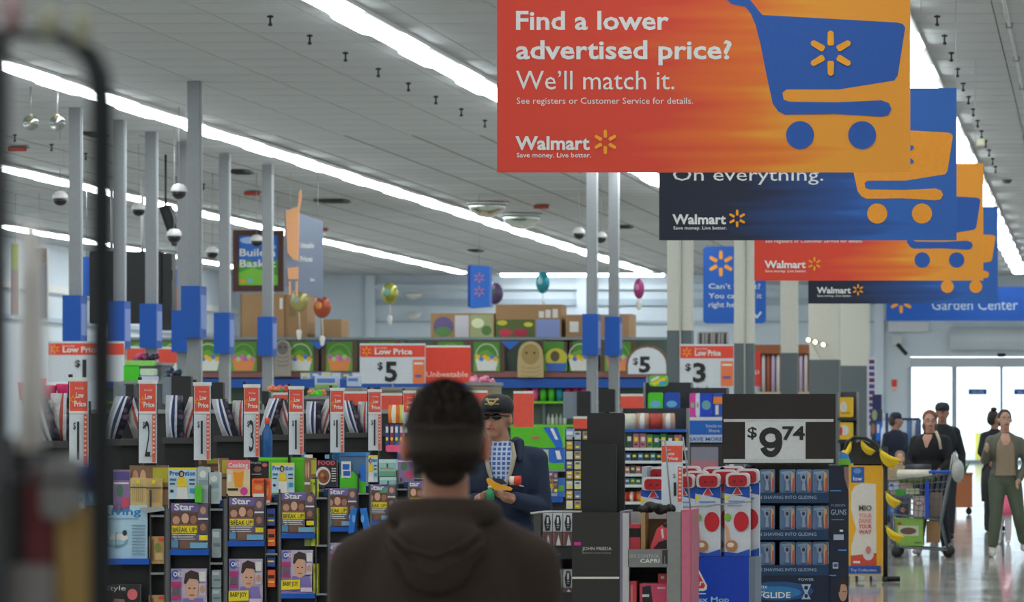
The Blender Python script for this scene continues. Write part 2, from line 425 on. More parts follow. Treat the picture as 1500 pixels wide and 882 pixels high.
# dome cameras
def dome(px, py, Y, lab, r=.12):
    x, z = XW(px, Y), ZW(py, Y); t = thing('dome_camera', (x, Y, z), lab, 'security camera', 'white dome cameras hanging from the ceiling')
    G().lathe((x, Y, z), [(r, 0), (r*1.02, .02), (r*.95, r*.5), (r*.6, r*.9), (.02, r*1.0)], M('#e4e4e2', .3), 14).build('cover', t)
    G().lathe((x, Y, z), [(.01, -r*.95), (r*.55, -r*.8), (r*.85, -r*.45), (r*.95, 0)], M('#17171a', .1), 14).build('dark_dome', t)
    G().tube([(x, Y, z+r), (x, Y, H-.016)], .006, STEEL, 5).build('drop_rod', t)
for a in [(88, 291, 68, 'dome camera hanging left of the tall pole by the blurred frame'), (203, 307, 75, 'dome camera hanging between two poles above the black television'),
          (262, 281, 66, 'dome camera highest of all, just left of the thickest tall pole'), (255, 346, 71, 'dome camera below the tilted black speaker'),
          (311, 370, 84, 'dome camera between the thick pole and the picture sign'), (376, 353, 84, 'dome camera in front of the picture sign'),
          (848, 342, 86, 'dome camera left of the pair of poles right of centre'), (880, 348, 88, 'dome camera between the pair of poles right of centre')]:
    dome(*a)
# clear globes and half-dome mirrors
CLEAR = glass_mat('#d8dcd8', .25)
for px, lab in ((45, 'clear globe lamp hanging at the far left'), (84, 'clear globe lamp second from the left edge')):
    Y = 62.; x, z = XW(px, Y), ZW(180, Y); t = thing('globe_lamp', (x, Y, z), lab, 'lamp', 'clear globe lamps')
    G().sph((x, Y, z), .11, CLEAR, 14, 10).build('globe', t)
    G().lathe((x, Y, z+.02), [(.02, 0), (.05, .03), (.045, .07), (.02, .1)], M('#c8b890'), 10).build('socket', t)
    G().tube([(x, Y, z+.11), (x, Y, H-.016)], .012, STEEL).build('stem', t)
MIR = M('#c8d0c8', .06, 1, 0, 0)
for px, lab in ((714, 'mirrored half dome on the ceiling left of the red sign'), (764, 'mirrored half dome on the ceiling right of its twin')):
    py = 305 if px < 730 else 321; Y = HC*FPX/(VY-py)-3; x = XW(px, Y); r = 29*Y/FPX
    t = thing('mirror_dome', (x, Y, H-.02), lab, 'mirror', 'half dome mirrors')
    G().lathe((x, Y, H-.02), [(.02, -r*.78), (r*.5, -r*.68), (r*.85, -r*.4), (r, 0)], MIR, 20).build('mirror', t)
    G().lathe((x, Y, H-.045), [(r, 0), (r*1.04, .005), (r*1.04, .02), (r, .028)], WHITE, 20).build('rim', t)

# ---------------------------------------------------------------- columns
COLW, COLG = M('#cdccbf', .6), M('#5d6668', .6)
cols = [(73.4, 977, 1013, 'closest'), (86.7, 1075, 1104, 'second closest'), (100, 1143, 1168, 'third'), (112.3, 1184, 1229, 'fourth'), (126, 1231, 1272, 'farthest')]
for Y, a, b, wd in cols:
    xa, xb = XW(a, Y), XW(b, Y); d = xb-xa; t = thing('column', ((xa+xb)/2, Y+d/2, 0), 'square column, cream above and grey below, %s of the row' % wd, 'column', 'columns along the main aisle')
    G().wb(xa, xb, Y, Y+d, 0, 3.0, COLG).build('lower_cladding', t)
    G().wb(xa+.004, xb-.004, Y+.004, Y+d-.004, 3.0, H-.014, COLW).build('upper_shaft', t)
    if Y < 90: G().tube([((xa+xb)/2+.02, Y-.02, .2), ((xa+xb)/2+.02, Y-.02, H-.02)], .016, M('#b4b4a8'), 6).build('conduit', t)
    if Y < 80:
        g = G(Y-.08); g.box(985, 572, 1001, 580, .08, M('#b8bcba')); g.r(987, 574, 999, 578, GREY); g.build('switch_box', t)
# lane poles with blue number boxes
def pole(px, Y, top, box, lab, w_=.17, bw=.27):
    x = XW(px, Y); t = thing('checkout_pole', (x, Y, 0), lab, 'pole', 'checkout lane poles')
    PM = M('#8d9193', .45, .2)
    G().wb(x-w_/2, x+w_/2, Y-w_/2, Y+w_/2, 0, H-.016, PM).build('post', t)
    G().wb(x+w_/2, x+w_/2+.02, Y-.02, Y+.02, .3, H-.016, M('#c9cdd0')).build('edge_strip', t)
    z0, z1 = ZW(box[1], Y-.2), ZW(box[0], Y-.2)
    b = G().wb(x-bw/2, x+bw/2, Y-.28, Y+.18, z0, z1, BLUE).build('lane_box', t)
    g = G(); xx = x+bw/2+.002; g.wb(xx-.002, xx+.004, Y-.24, Y+.14, z0+.12, z1-.12, M('#7f94d0')); g.build('number_panel', b)
for a in [(111, 66.3, 157, (433, 503), 'grey pole with blue lane box, leftmost of all'), (175, 69, 175, (441, 511), 'grey pole with blue lane box right behind the blurred black frame'),
          (222, 71.9, 192, (445, 510), 'grey pole with blue lane box in front of the black television'), (268, 74.4, 206, (455, 516), 'grey pole half hidden behind the thickest pole'),
          (329, 78, 225, (458, 518), 'grey pole with blue lane box left of the picture sign'), (392, 81.2, 240, (464, 521), 'grey pole with blue lane box crossing the picture sign'),
          (867, 77, 250, (460, 520), 'left one of the pair of grey poles right of centre'), (899, 81, 250, (464, 521), 'right one of the pair of grey poles right of centre')]:
    pole(*a)
pole(285, 61, 118, (419, 495), 'thickest and nearest grey pole with the tallest blue lane box', .17, .26)

# ---------------------------------------------------------------- the four big hanging signs
SR = streak_mat('red_to_orange_print', [(0, '#dc3b26'), (.62, '#dc4128'), (.86, '#e8701f'), (1, '#f09c28')])
SN = streak_mat('navy_to_blue_print', [(0, '#0e1422'), (.5, '#101a34'), (.9, '#1e4c90'), (1, '#2560b0')])
CARTB, CARTO = M('#1c55a8', .5), M('#f09a20', .5)
def big_sign(Y, x0, dark, n, lab):
    # read all prints from the first sign, placed at this sign's depth and offset
    g0 = G(26.2); off = XW(x0, Y)-XW(728, 26.2); Wd = 2.44
    tr = Matrix.Translation((off, 0, 0))
    def g_():
        q = G(Y, 26.2); q.tr = tr; return q
    xa = XW(728, 26.2)+off; zb = ZW(252.5, 26.2); zt = zb+1.25
    t = thing('hanging_sign', (xa+Wd/2, Y, zb), lab, 'sign', 'large price promise signs hanging over the aisle')
    G().wb(xa, xa+Wd, Y, Y+.012, zb, zt, SN if dark else SR).build('panel', t)
    cm, tm = (CARTO, WHITE) if dark else (CARTB, WHITE)
    q = g_(); q.lay = 1
    def u(pts): q.poly(pts, cm)
    u([(1117, 22), (1314, 33), (1322, 35), (1326, 40), (1315, 111), (1310, 118), (1229, 131), (1152, 131), (1146, 136), (1110, 50)])   # basket
    u([(1099, 0), (1110, 14), (1117, 22), (1130, 60), (1146, 136), (1148, 146), (1156, 149), (1150, 168), (1140, 163), (1132, 152), (1124, 115), (1114, 65), (1107, 37), (1100, 20), (1092, 10)])
    u([(1050, -18), (1085, -14), (1099, 0), (1092, 10), (1072, 6), (1060, -5), (1046, -6), (1042, -12)])
    u([(1152, 149), (1225, 150), (1291, 147), (1302, 151), (1306, 160), (1301, 169), (1291, 171), (1222, 167), (1150, 168), (1140, 160)])
    q.e(1172, 198, 20.5, 20.5, cm, 24); q.e(1263, 198, 20.5, 20.5, cm, 24)
    q.spark(1217, 78, 33, SPARK if not dark else CARTB)
    q.build('cart_graphic', t)
    q = g_(); q.lay = 1
    if dark:
        q.t('Low prices.', 755, 43, 29, tm, 945, .02); q.t('Every day.', 755, 84, 29, tm, 930, .02); q.t('On everything.', 756, 131, 27, tm, 1062)
    else:
        q.t('Find a lower', 756, 43, 28, tm, 980, .022); q.t('advertised price?', 756, 86, 28, tm, 1072, .022)
        q.t("We\u2019ll match it.", 756, 131, 29, tm, 988); q.t('See registers or Customer Service for details.', 757, 152, 9.5, tm, 1015)
    q.t('Walmart', 755, 219, 20, tm, 864, .03); q.t('Save money. Live better.', 757, 230.5, 7, tm, 866, .01); q.spark(887, 208, 18, SPARK)
    q.build('lettering', t)
    for k in (.12, .88): G().tube([(xa+Wd*k, Y+.006, zt), (xa+Wd*k, Y+.006, H-.016)], .003, STEEL, 5).build('hanging_wire', t)
big_sign(26.2, 728, False, 1, 'nearest and largest hanging sign, red to orange with blue cart')
big_sign(36.4, 965.5, True, 2, 'black and navy hanging sign second in line, reading On everything')
big_sign(47.3, 1105, False, 3, 'red to orange hanging sign third in line')
big_sign(57.1, 1184, True, 4, 'navy hanging sign farthest in line, with orange cart')

# blue help sign behind the columns
Y = 92; g = G(Y); x, z = XW(1076, Y), ZW(475, Y)
t = thing('help_sign', (x, Y, z), 'blue rounded hanging sign between the first two columns', 'sign')
pts = lambda x0, y0, x1, y1: [(x0, y0), (x1, y1)]
g = G(Y); g.bev(1030, 361, 1122, 474, .03, M('#0b58b4', .45), 6); g.build('panel', t)
g = G(Y); g.spark(1056, 386, 19, SPARK); g.t("Can\u2019t find it?", 1038, 423, 8, PAPER, 1114, .01); g.t('You can get it', 1038, 437, 8, PAPER, 1116, .01); g.t('right here.', 1038, 450, 8, PAPER, 1090, .01)
g.poly([(1103, 462), (1106, 459), (1109, 463), (1114, 456), (1116, 458), (1109, 467)], PAPER); g.build('lettering', t)
for k in (1045, 1108): G().tube([(XW(k, Y), Y, ZW(361, Y)), (XW(k, Y), Y, H-.016)], .006, STEEL, 5).build('hanging_wire', t)
# garden centre sign
Y = 118.; x = XW(1430, Y); t = thing('department_sign', (x, Y, ZW(470, Y)), 'long blue department sign hanging before the glass doors', 'sign')
G(Y).box(1298, 420, 1572, 470, .08, M('#0b58b8', .45)).build('panel', t)
g = G(Y); g.spark(1320, 442, 17, SPARK); g.t('Garden Center', 1365, 454, 16.5, M('#c8dcf0'), 1491); g.build('lettering', t)
for k in (1330, 1520): G().tube([(XW(k, Y), Y+.04, ZW(420, Y)), (XW(k, Y), Y+.04, H-.016)], .01, STEEL, 5).build('hanging_wire', t)
# blue box hanging
Y = 92; g = G(Y); x = XW(700, Y)
t = thing('hanging_box_sign', (x, Y, ZW(451, Y)), 'small blue box sign hanging over the centre of the store', 'sign')
G(Y).ext([(689, 388), (717, 390), (717, 449), (689, 451)], .4, M('#2c6fd0')).build('face', t)
G(Y).ext([(685, 390), (689, 388), (689, 451), (685, 449)], .4, M('#0a3f94')).build('side', t)
g = G(Y); g.spark(702, 407, 8, M('#c87888')); g.spark(702, 427, 8, M('#c87888')); g.build('emblem', t)
G().tube([(x, Y+.2, ZW(390, Y)), (x, Y+.2, H-.016)], .006, STEEL, 5).build('hanging_wire', t)
# slanted sign with cart cut-out
Y = 84.; x = XW(440, Y); z = ZW(436, Y)
t = thing('angled_hanging_sign', (x, Y, z), 'grey and peach hanging sign turned almost edge on', 'sign')
g = G(Y); vs = [g.P(417, 306, .0), g.P(461, 322, .8), g.P(461, 437, .8), g.P(417, 420, 0)]
vb = [(v[0]+.02, v[1]-.005, v[2]) for v in vs]
G().add(vs+vb, [(0, 3, 2, 1), (4, 5, 6, 7), (0, 1, 5, 4), (1, 2, 6, 5), (2, 3, 7, 6), (3, 0, 4, 7)], M('#7a8496')).build('panel', t)
g = G(Y-.03); g.ext([(418, 309), (436, 303), (438, 282), (441, 277), (442, 290), (438, 310), (437, 382), (429, 380), (421, 370), (419, 330)], .02, M('#e8a878'))
g.ext([(421, 393), (437, 391), (437, 409), (422, 409)], .02, M('#e8a878')); g.ext([(423, 412), (426, 412), (426, 432), (423, 432)], .02, M('#e8a878')); g.ext([(433, 412), (436, 412), (436, 434), (433, 434)], .02, M('#e8a878'))
g.build('cart_graphic', t)
g = G(Y-.02, Y); g.t('Unbeatable', 440, 363, 8, WHITE, 460, .02); g.t('Prices', 440, 383, 8, WHITE, 458, .02); g.t('Save', 455, 412, 5, WHITE, 461, .02); g.build('lettering', t)
for k in (424, 456): G().tube([(XW(k, Y), Y+.1+.6*(k > 430), ZW(315, Y)), (XW(k, Y), Y+.1+.6*(k > 430), H-.016)], .006, STEEL, 5).build('hanging_wire', t)
# picture sign
Y = 93; t = thing('picture_sign', (XW(378, Y), Y, ZW(427, Y)), 'brown framed picture sign reading Build a Basket', 'sign')
g = G(Y); fm = M('#4a2a20')
for a in ((341, 337, 415, 345), (341, 418, 415, 427), (341, 345, 349, 418), (407, 345, 415, 418)): g.box(*a, .12, fm)
g.build('frame', t)
g = G(Y+.03); g.box(349, 345, 407, 418, .05, M('#2a6cc8')); g.e(365, 352, 14, 5, M('#a8c8ec')); g.e(396, 362, 9, 4, M('#88b0e4'))
g.poly([(349, 385), (365, 380), (380, 388), (407, 380), (407, 418), (349, 418)], M('#4a9a34')); g.poly([(349, 400), (370, 392), (407, 404), (407, 418), (349, 418)], M('#7cc23c'))
g.t('Build a', 351, 375, 11, WHITE, 404, .02); g.t('Basket', 351, 391, 11, WHITE, 404, .02); g.e(356, 412, 4, 3, ORNG); g.e(367, 411, 4, 3, SKYB); g.e(393, 411, 4, 3, M('#2a70c0')); g.build('picture', t)
for k in (350, 406): G().tube([(XW(k, Y), Y+.06, ZW(337, Y)), (XW(k, Y), Y+.06, H-.016)], .006, STEEL, 5).build('hanging_wire', t)
# television, speaker, banners at left
Y = 86; t = thing('hanging_television', (XW(200, Y), Y, ZW(478, Y)), 'large black television hanging at the left, seen from behind', 'television')
g = G(Y); g.bev(132, 368, 236, 474, .3, M('#101112', .5), 3); g.build('case', t)
g = G(Y+.05); g.bev(234, 371, 252, 484, .35, M('#1a1b1c', .4), 3); g.build('side_case', t)
for yy in (402, 462): G(Y-.02).ext([(245, yy-8), (250, yy-10), (253, yy-6), (253, yy+6), (250, yy+10), (245, yy+8)], .08, M('#050505', .3)).build('handle', t)
for k in (160, 206): G().tube([(XW(k, Y), Y+.15, ZW(368, Y)), (XW(k, Y), Y+.15, H-.016)], .03, WHITE, 6).build('drop_rod', t)
Y = 78; g = G(Y); g.ext([(232, 303), (247, 300), (265, 352), (252, 360)], .3, M('#161616')); g.tube([g.P(240, 302, .15), (XW(240, Y), Y+.15, H-.016)], .02, CHAR, 6)
g.ext([(240, 309), (247, 307), (259, 343), (253, 347)], .02, M('#2e2e2e'), -.021)
g.build('hanging_speaker', None, 'tilted black speaker box hanging above the television', 'speaker')
Y = 88; g = G(Y); g.bev(251, 394, 263, 492, .04, M('#4a78c8'), 1); g.r(254, 420, 259, 460, M('#b86848')); g.tube([(XW(257, Y), Y+.02, ZW(394, Y)), (XW(257, Y), Y+.02, H-.016)], .006, STEEL)
g.build('banner', None, 'narrow blue banner hanging right of the television', 'banner')
Y = 88; g = G(Y); g.bev(121, 376, 134, 434, .04, M('#1f66d0'), 1); g.tube([(XW(127, Y), Y+.02, ZW(376, Y)), (XW(127, Y), Y+.02, H-.016)], .006, STEEL)
g.build('banner', None, 'short blue banner hanging left of the television', 'banner')
Y = 92; g = G(Y); g.box(45, 361, 70, 469, .03, M('#d8d4d0')); g.r(47, 364, 68, 466, M('#7a5a58')); g.r(58, 390, 68, 466, M('#3c4468')); g.r(47, 430, 57, 466, M('#c8c0bc')); g.e(53, 385, 5, 9, SKIN2); g.e(63, 378, 4, 8, HAIR)
g.tube([(XW(57, Y), Y+.02, ZW(361, Y)), (XW(57, Y), Y+.02, H-.016)], .006, STEEL); g.build('banner', None, 'tall photo banner of two people hanging at the far left', 'banner')
g = G(Y); g.box(15, 356, 28, 462, .03, M('#c8d0b0')); g.r(16, 358, 27, 395, M('#b8c060')); g.r(16, 395, 27, 460, M('#b89a98')); g.tube([(XW(22, Y), Y+.02, ZW(356, Y)), (XW(22, Y), Y+.02, H-.016)], .006, STEEL)
g.build('banner', None, 'pale green and mauve banner at the left edge of the picture', 'banner')
# fittings on the far wall
Y = YE-.3; g = G(Y); g.tube([g.P(1392, 496), g.P(1560, 496)], .38, M('#d6dee4', .4), 16); g.build('air_curtain', fw)
g = G(Y); g.bev(1301, 472, 1360, 486, .3, M('#d8dde0', .4), 2); g.build('wall_heater', fw)
g = G(Y); g.box(1307, 493, 1322, 505, .3, M('#d8dcd8')); g.tube([g.P(1315, 505, -.02), g.P(1328, 519, -.2)], .07, CHAR, 8); g.build('wall_camera', fw)
g = G(Y+.25); g.box(1305, 555, 1315, 576, .05, WHITE); g.r(1306, 556, 1314, 567, RED); g.t('NO', 1307, 574, 5, RED, 1313); g.build('wall_notice', fw)
Y = YE-.6; G(Y).lathe(G(Y).P(1467, 523), [(.1, 0), (.16, .06), (.12, .12)], BLACK, 10).build('door_sensor', door)
g = G(YE+6); g.tube([g.P(1440, 680), g.P(1440, 634)], .28, M('#f0e060'), 12); g.build('yellow_bollard', None, 'pale yellow post outside the glass doors', 'bollard')
g = G(YE-.3); g.sph(g.P(1432, 624), .12, M('#e0a020'), 10, 8).build('round_door_sticker', door) if False else None
# ---------------------------------------------------------------- merchandise helpers
def pack(Y, x0, y0, x1, y1, mat, name, label, cat, group=None, d=.08, pr=(), r=0, dy=0., lid=None):
    """a carton, pouch or tub seen from the front at depth Y, with flat print"""
    g = G(Y)
    if r: g.bev(x0, y0, x1, y1, d, mat, r, dy)
    else: g.box(x0, y0, x1, y1, d, mat, dy)
    if lid: g.box(x0+1, y0-lid[0], x1-1, y0, d*.7, lid[1], dy+.01)
    g.lay = int(-dy/.0008)+1
    w_, h_ = x1-x0, y1-y0
    for p in pr:
        k = p[0]
        if k == 'r': g.r(x0+p[1]*w_, y0+p[2]*h_, x0+p[3]*w_, y0+p[4]*h_, p[5])
        elif k == 'e': g.e(x0+p[1]*w_, y0+p[2]*h_, p[3]*w_, p[4]*h_, p[5])
        elif k == 't': g.t(p[1], x0+p[2]*w_, y0+p[3]*h_, p[4]*h_, p[5], x0+p[6]*w_, p[7] if len(p) > 7 else 0.)
        elif k == 'p': g.poly([(x0+a*w_, y0+b*h_) for a, b in p[1]], p[2])
    return g.build(name, None, label, cat, group)
def bottle(Y, cx, y0, y1, w_, mat, capm, name, label, cat, group=None):
    g = G(Y); c = g.P(cx, y1); r = w_*Y/FPX/2; h = (y1-y0)*Y/FPX
    t = thing(name, (c[0], Y+r, c[2]), label, cat, group); c = (c[0], Y+r, c[2])
    G().lathe(c, [(r*.9, 0), (r, .02*h), (r, .62*h), (r*.45, .78*h), (r*.42, .84*h)], mat, 12).build('body', t)
    G().lathe((c[0], c[1], c[2]+.84*h), [(r*.5, 0), (r*.5, .14*h), (r*.4, .16*h)], capm, 10).build('cap', t)
    return t
Y_, W_, K_ = M('#f0d818'), M('#e6e4dc'), M('#20201f')
FACE, FACE2, CHINK = M('#c9967a'), M('#a8725a'), M('#dca98c')
def c_star(g_):
    return [('r', 0, 0, 1, 1, M('#746880')), ('r', 0, 0, .72, .17, M('#7d6aa8')), ('r', .02, .2, .7, .52, M('#6a4636')), ('e', .14, .37, .1, .09, FACE), ('e', .38, .33, .1, .11, CHINK), ('e', .6, .36, .09, .09, FACE2),
            ('r', 0, .45, .72, .56, M('#8a5a4a')), ('r', .03, .49, .7, .65, Y_), ('t', 'BREAK UP!', .05, .63, .11, K_, .68, .01), ('r', .05, .67, .66, .69, W_), ('r', .05, .72, .6, .74, W_), ('r', .1, .77, .64, .785, W_), ('r', .02, .8, .2, .96, M('#5a94b0')), ('r', .25, .8, .68, .98, M('#7c5a44')),
            ('r', .73, .03, .99, .3, M('#6a5a6a')), ('e', .86, .16, .08, .08, FACE), ('r', .73, .32, .99, .36, W_), ('r', .73, .38, .99, .66, M('#5c4844')), ('e', .86, .52, .08, .08, FACE2), ('r', .76, .69, .98, .8, Y_), ('r', .52, .85, .98, .97, M('#78b0cc')), ('t', 'Star', .1, .15, .14, W_, .62, .03)]
def c_ok(g_):
    return [('r', 0, 0, 1, 1, M('#c8b4cc')), ('r', 0, 0, .3, 1, M('#a890bc')), ('p', [(.3, .98), (.34, .6), (.9, .6), (.98, .98)], M('#8878b8')), ('e', .58, .4, .19, .24, CHINK), ('p', [(.36, .3), (.4, .1), (.56, .03), (.76, .08), (.82, .32), (.74, .22), (.52, .2), (.42, .32)], M('#3c2a22')),
            ('e', .52, .4, .03, .015, K_), ('e', .66, .4, .03, .015, K_), ('r', .52, .53, .66, .55, M('#a84a50')), ('e', .13, .12, .11, .09, M('#3a5cb0')), ('t', 'OK!', .07, .16, .1, W_, .32, .03),
            ('r', .02, .27, .28, .38, M('#b83070')), ('r', .04, .4, .26, .55, M('#6c5a60')), ('r', .02, .56, .28, .63, M('#b83070')), ('r', .8, .06, .98, .26, W_), ('r', .8, .3, .98, .55, M('#d0c0c8')), ('e', .89, .42, .07, .08, FACE),
            ('p', [(0, .7), (.6, .68), (.6, .9), (0, .92)], Y_), ('t', 'BABY JOY', .05, .82, .1, K_, .54, .02), ('r', .62, .86, .98, .96, M('#e0c8d4'))]
def c_prev(g_):
    return [('r', 0, 0, 1, 1, M('#c4dce4')), ('r', 0, 0, 1, .07, Y_), ('t', 'Prevention', .04, .25, .15, M('#1c66b4'), .96, .03), ('e', .46, .2, .1, .11, M('#4a2c20')), ('e', .47, .21, .05, .07, CHINK), ('p', [(.34, .34), (.6, .32), (.68, .6), (.32, .62)], M('#ecc820')),
            ('p', [(.34, .62), (.66, .62), (.7, 1), (.28, 1)], W_), ('r', .05, .35, .28, .42, M('#3a74a8')), ('r', .05, .5, .24, .54, K_), ('r', .74, .36, .95, .42, M('#2c5c90')), ('r', .74, .5, .95, .54, K_), ('r', .76, .66, .96, .8, M('#3a9ac0')), ('e', .13, .75, .07, .05, M('#303c48'))]
def c_living(g_):
    return [('r', 0, 0, 1, 1, M('#b4d4e4')), ('t', 'Living', .03, .17, .13, M('#2e86c0'), .86, .02), ('r', .1, .22, .8, .25, M('#8ab0c4')), ('e', .3, .62, .28, .12, M('#7cacc4')), ('e', .36, .56, .22, .07, W_), ('e', .5, .48, .05, .05, M('#30343c')), ('e', .3, .64, .2, .05, M('#a8ccd8'))]+[('r', .66, .34+.055*i, .95, .36+.055*i, M('#7c98a8')) for i in range(10)]
def c_food(g_):
    return [('r', 0, 0, 1, 1, M('#2c2a30')), ('r', 0, 0, 1, .18, M('#3a2224')), ('t', 'FOOD', .1, .17, .14, M('#e05068'), .9, .03), ('e', .34, .58, .36, .34, M('#d8d4cc')), ('e', .36, .6, .28, .26, M('#8a5030')), ('e', .3, .55, .1, .08, M('#c07a40')), ('e', .44, .66, .09, .08, M('#6a3420'))]+[('r', .74, .3+.09*i, .95, .33+.09*i, W_) for i in range(6)]
def c_orange(g_):
    return [('r', 0, 0, 1, 1, M('#e8cfa0')), ('r', 0, 0, 1, .25, M('#f07a80')), ('t', 'Cooking', .08, .2, .13, W_, .92, .02), ('p', [(.28, .3), (.74, .28), (.68, .75), (.36, .75)], M('#f0961e')), ('e', .5, .3, .24, .05, M('#f4b860')), ('e', .75, .86, .16, .11, M('#d83c90')), ('r', .05, .4, .22, .6, W_), ('r', .05, .78, .5, .84, K_)]
def c_fashion(g_):
    return [('r', 0, 0, 1, 1, M('#2a2426')), ('e', .4, .4, .22, .2, M('#8a6250')), ('p', [(.15, .5), (.2, .15), (.4, .1), (.62, .2), (.66, .5), (.56, .3), (.3, .28)], M('#1c1414')), ('e', .78, .2, .14, .11, M('#d86868')), ('r', .1, .7, .6, .74, W_), ('t', 'Style', .05, .12, .1, W_, .6)]
def c_faces(g_):
    return [('r', 0, 0, 1, 1, M('#8a6a4c')), ('e', .15, .3, .08, .2, FACE), ('e', .35, .3, .08, .2, CHINK), ('r', .6, .05, 1, .4, M('#b8b030')), ('r', .62, .5, 1, .55, K_), ('r', .02, .6, .5, .66, W_)]
def c_purple(g_):
    return [('r', 0, 0, 1, 1, M('#8c7098')), ('r', 0, .05, 1, .25, M('#5a4a88')), ('e', .4, .5, .2, .14, M('#4a7a5c')), ('r', .5, .65, .95, .9, M('#c84c6c')), ('r', .05, .3, .95, .34, W_)]
def magazine(Y, x0, y0, x1, y1, cov, label, group=None, dy=0., name='magazine'):
    o = pack(Y, x0, y0, x1, y1, M('#d8d4cc'), name, label, 'magazine', group, .008, cov(None), 0, dy)
    return o
# ---------------------------------------------------------------- checkout racks, nearest to farthest
RK = [(22.0, 'the rack behind the blurred frame'), (23.7, 'the first rack right of the blurred frame'), (25.3, 'the second rack right of the blurred frame'), (27.0, 'the third rack right of the blurred frame'),
      (28.75, 'the fourth rack right of the blurred frame'), (30.4, 'the fifth rack right of the blurred frame'), (32.1, 'the sixth rack left of the hooded man'), (33.8, 'the seventh rack, mostly behind the hooded man')]
RKM, RKL = M('#222120', .5), M('#3c3b39', .5)
FO = [foil('#a8abb2'), foil('#d0d3da'), foil('#202e60'), foil('#1c1a2c', .35, '#6c5468'), foil('#b4b0ae'), foil('#b04a40'), foil('#3c2220', .35, '#9c7c6c')]
OFF = [.05, .03, 0, -.04, -.083, -.098, -.115, -.125]
ORD = ['nearest', 'second', 'third', 'fourth', 'fifth', 'sixth', 'seventh', 'eighth']
for k, (Y, where) in enumerate(RK):
    YT = 25.3
    def T(dy=0): return G(Y+dy, YT)
    def TS(dy=0):
        q = G(Y+dy, YT); q.tr = Matrix.Translation((OFF[k], 0, 0)); return q
    c = T().P(291, 1019)
    t = thing('magazine_rack', (c[0], Y+.3, 0), 'dark magazine rack, '+where.replace('the ', '', 1), 'rack', 'checkout magazine racks')
    T(.05).wb(T().P(248, 0)[0], T().P(308, 0)[0], Y+.06, Y+.5, .0, 1.11, RKM).build('back_panel', t)
    T().wb(T().P(309, 0)[0], T().P(328, 0)[0], Y+.06, Y+.075, 0, 1.1, RKM).build('side_bay_panel', t)
    T().wb(T().P(307, 0)[0], T().P(309, 0)[0], Y-.01, Y+.06, 0, 1.2, RKL).build('divider', t)
    T().wb(T().P(327, 0)[0], T().P(329, 0)[0], Y-.01, Y+.06, 0, 1.12, RKL).build('side_panel', t)
    T().wb(T().P(246, 0)[0], T().P(249, 0)[0], Y-.01, Y+.5, 0, 1.12, RKL).build('side_panel', t)
    for y0 in (805, 905): T(-.03).box(249, y0, 307, y0+8, .09, M('#0b56b8', .4)).build('shelf_lip', t)
    for y0 in (745, 824, 905): T(-.02).box(309, y0, 327, y0+3, .07, M('#8a8c8c', .4)).build('side_shelf', t)
    T(.02).box(320, 733, 328, 743, .06, M('#143a78')).build('tag_holder', t)
    T().tube([T().P(262, 770), T(-.03).P(262, 770), T(-.03).P(262, 790), T().P(262, 790)], .003, STEEL, 5).build('wire_holder', t)
    g = TS(.1); g.box(236, 590, 284, 740, .03, M('#0f0f0f', .6), .35); g.build('rear_panel', t); g = TS(.1); g.box(236, 650, 284, 740, .03, M('#121211', .6)); g.build('pegboard', t)
    g = TS(.06); g.box(234, 641, 284, 650, .3, M('#3a3937', .5)); g.build('candy_shelf', t)
    TS(.04).box(280.5, 556, 284.5, 745, .03, M('#121212')).build('post', t)
    # price strip on the post
    s_ = thing('price_strip', (TS().P(296, 674)[0]+OFF[k], Y, TS().P(296, 674)[2]), 'red and white price strip on '+where, 'sign', 'low price strips above the racks')
    g = TS(); g.box(284, 564, 308, 674, .01, PAPER); g.lay = 1
    g.r(285, 566, 307, 603, M('#e8553f')); g.spark(289, 588, 5, M('#f2a23a')); g.t('Everyday', 292, 575, 3, W_, 303); g.t('Low', 293, 586, 7, W_, 303, .03); g.t('Price', 291, 597, 7, W_, 306, .03)
    g.r(303, 607, 307.5, 673, M('#e0644a'))
    for q in range(9): g.r(304, 610+q*6, 306.5, 612+q*6, W_)
    dg = ['1', '2', '1', '3', '1', '1', '1'][k % 7]
    g.t('$', 290, 626, 9, K_, 293.5, .02); g.t(dg, 295 if dg == '1' else 293, 665, 52, K_, 298 if dg == '1' else 300.5, .0)
    g.build('card', s_)
    g = TS(-.005); g.box(283, 560, 309, 565, .02, W_); g.box(284, 603, 308, 606, .015, W_); g.build('clip', s_)
    # two bags of candy
    if k < 7:
        j = .6*(k % 3-1)
        for q, (a, b, cols, nm) in enumerate([(236.5, 260, [FO[0], FO[1], FO[2], FO[1], FO[3]], 'silver and navy'), (259, 283, [FO[4], FO[4], FO[5], FO[1], FO[6]], 'silver and red')]):
            if k == 0: a -= 8; b -= 4
            g = TS(.09+.05*q); g.pillow(a+j-1.5, 585-(q*5+k*3) % 7, b+j+.5, 642, .11, cols, 0, .3*((k*2+q) % 3-1), [2.4, 1, 1.2, 1, 2.4] if q == 0 else [2, 1.6, .8, 1, 2])
            g.build('candy_bag', None, '%s candy bag on %s' % (nm, where), 'candy bag', 'candy bags above the racks')
    # magazines that every rack repeats
    if k >= 1:
        if k > 1: magazine(Y, *[((VX+(p-VX)*YT/Y) if i % 2 == 0 else VY+(p-VY)*YT/Y) for i, p in enumerate((250.5, 737, 306, 805))], c_star, 'gossip magazine with purple masthead on '+where, 'gossip magazines in the middle pockets')
        if k > 1: magazine(Y, *[((VX+(p-VX)*YT/Y) if i % 2 == 0 else VY+(p-VY)*YT/Y) for i, p in enumerate((250.5, 833, 303, 905))], c_ok, 'weekly magazine with a large smiling face on '+where, 'weekly magazines in the lower pockets')
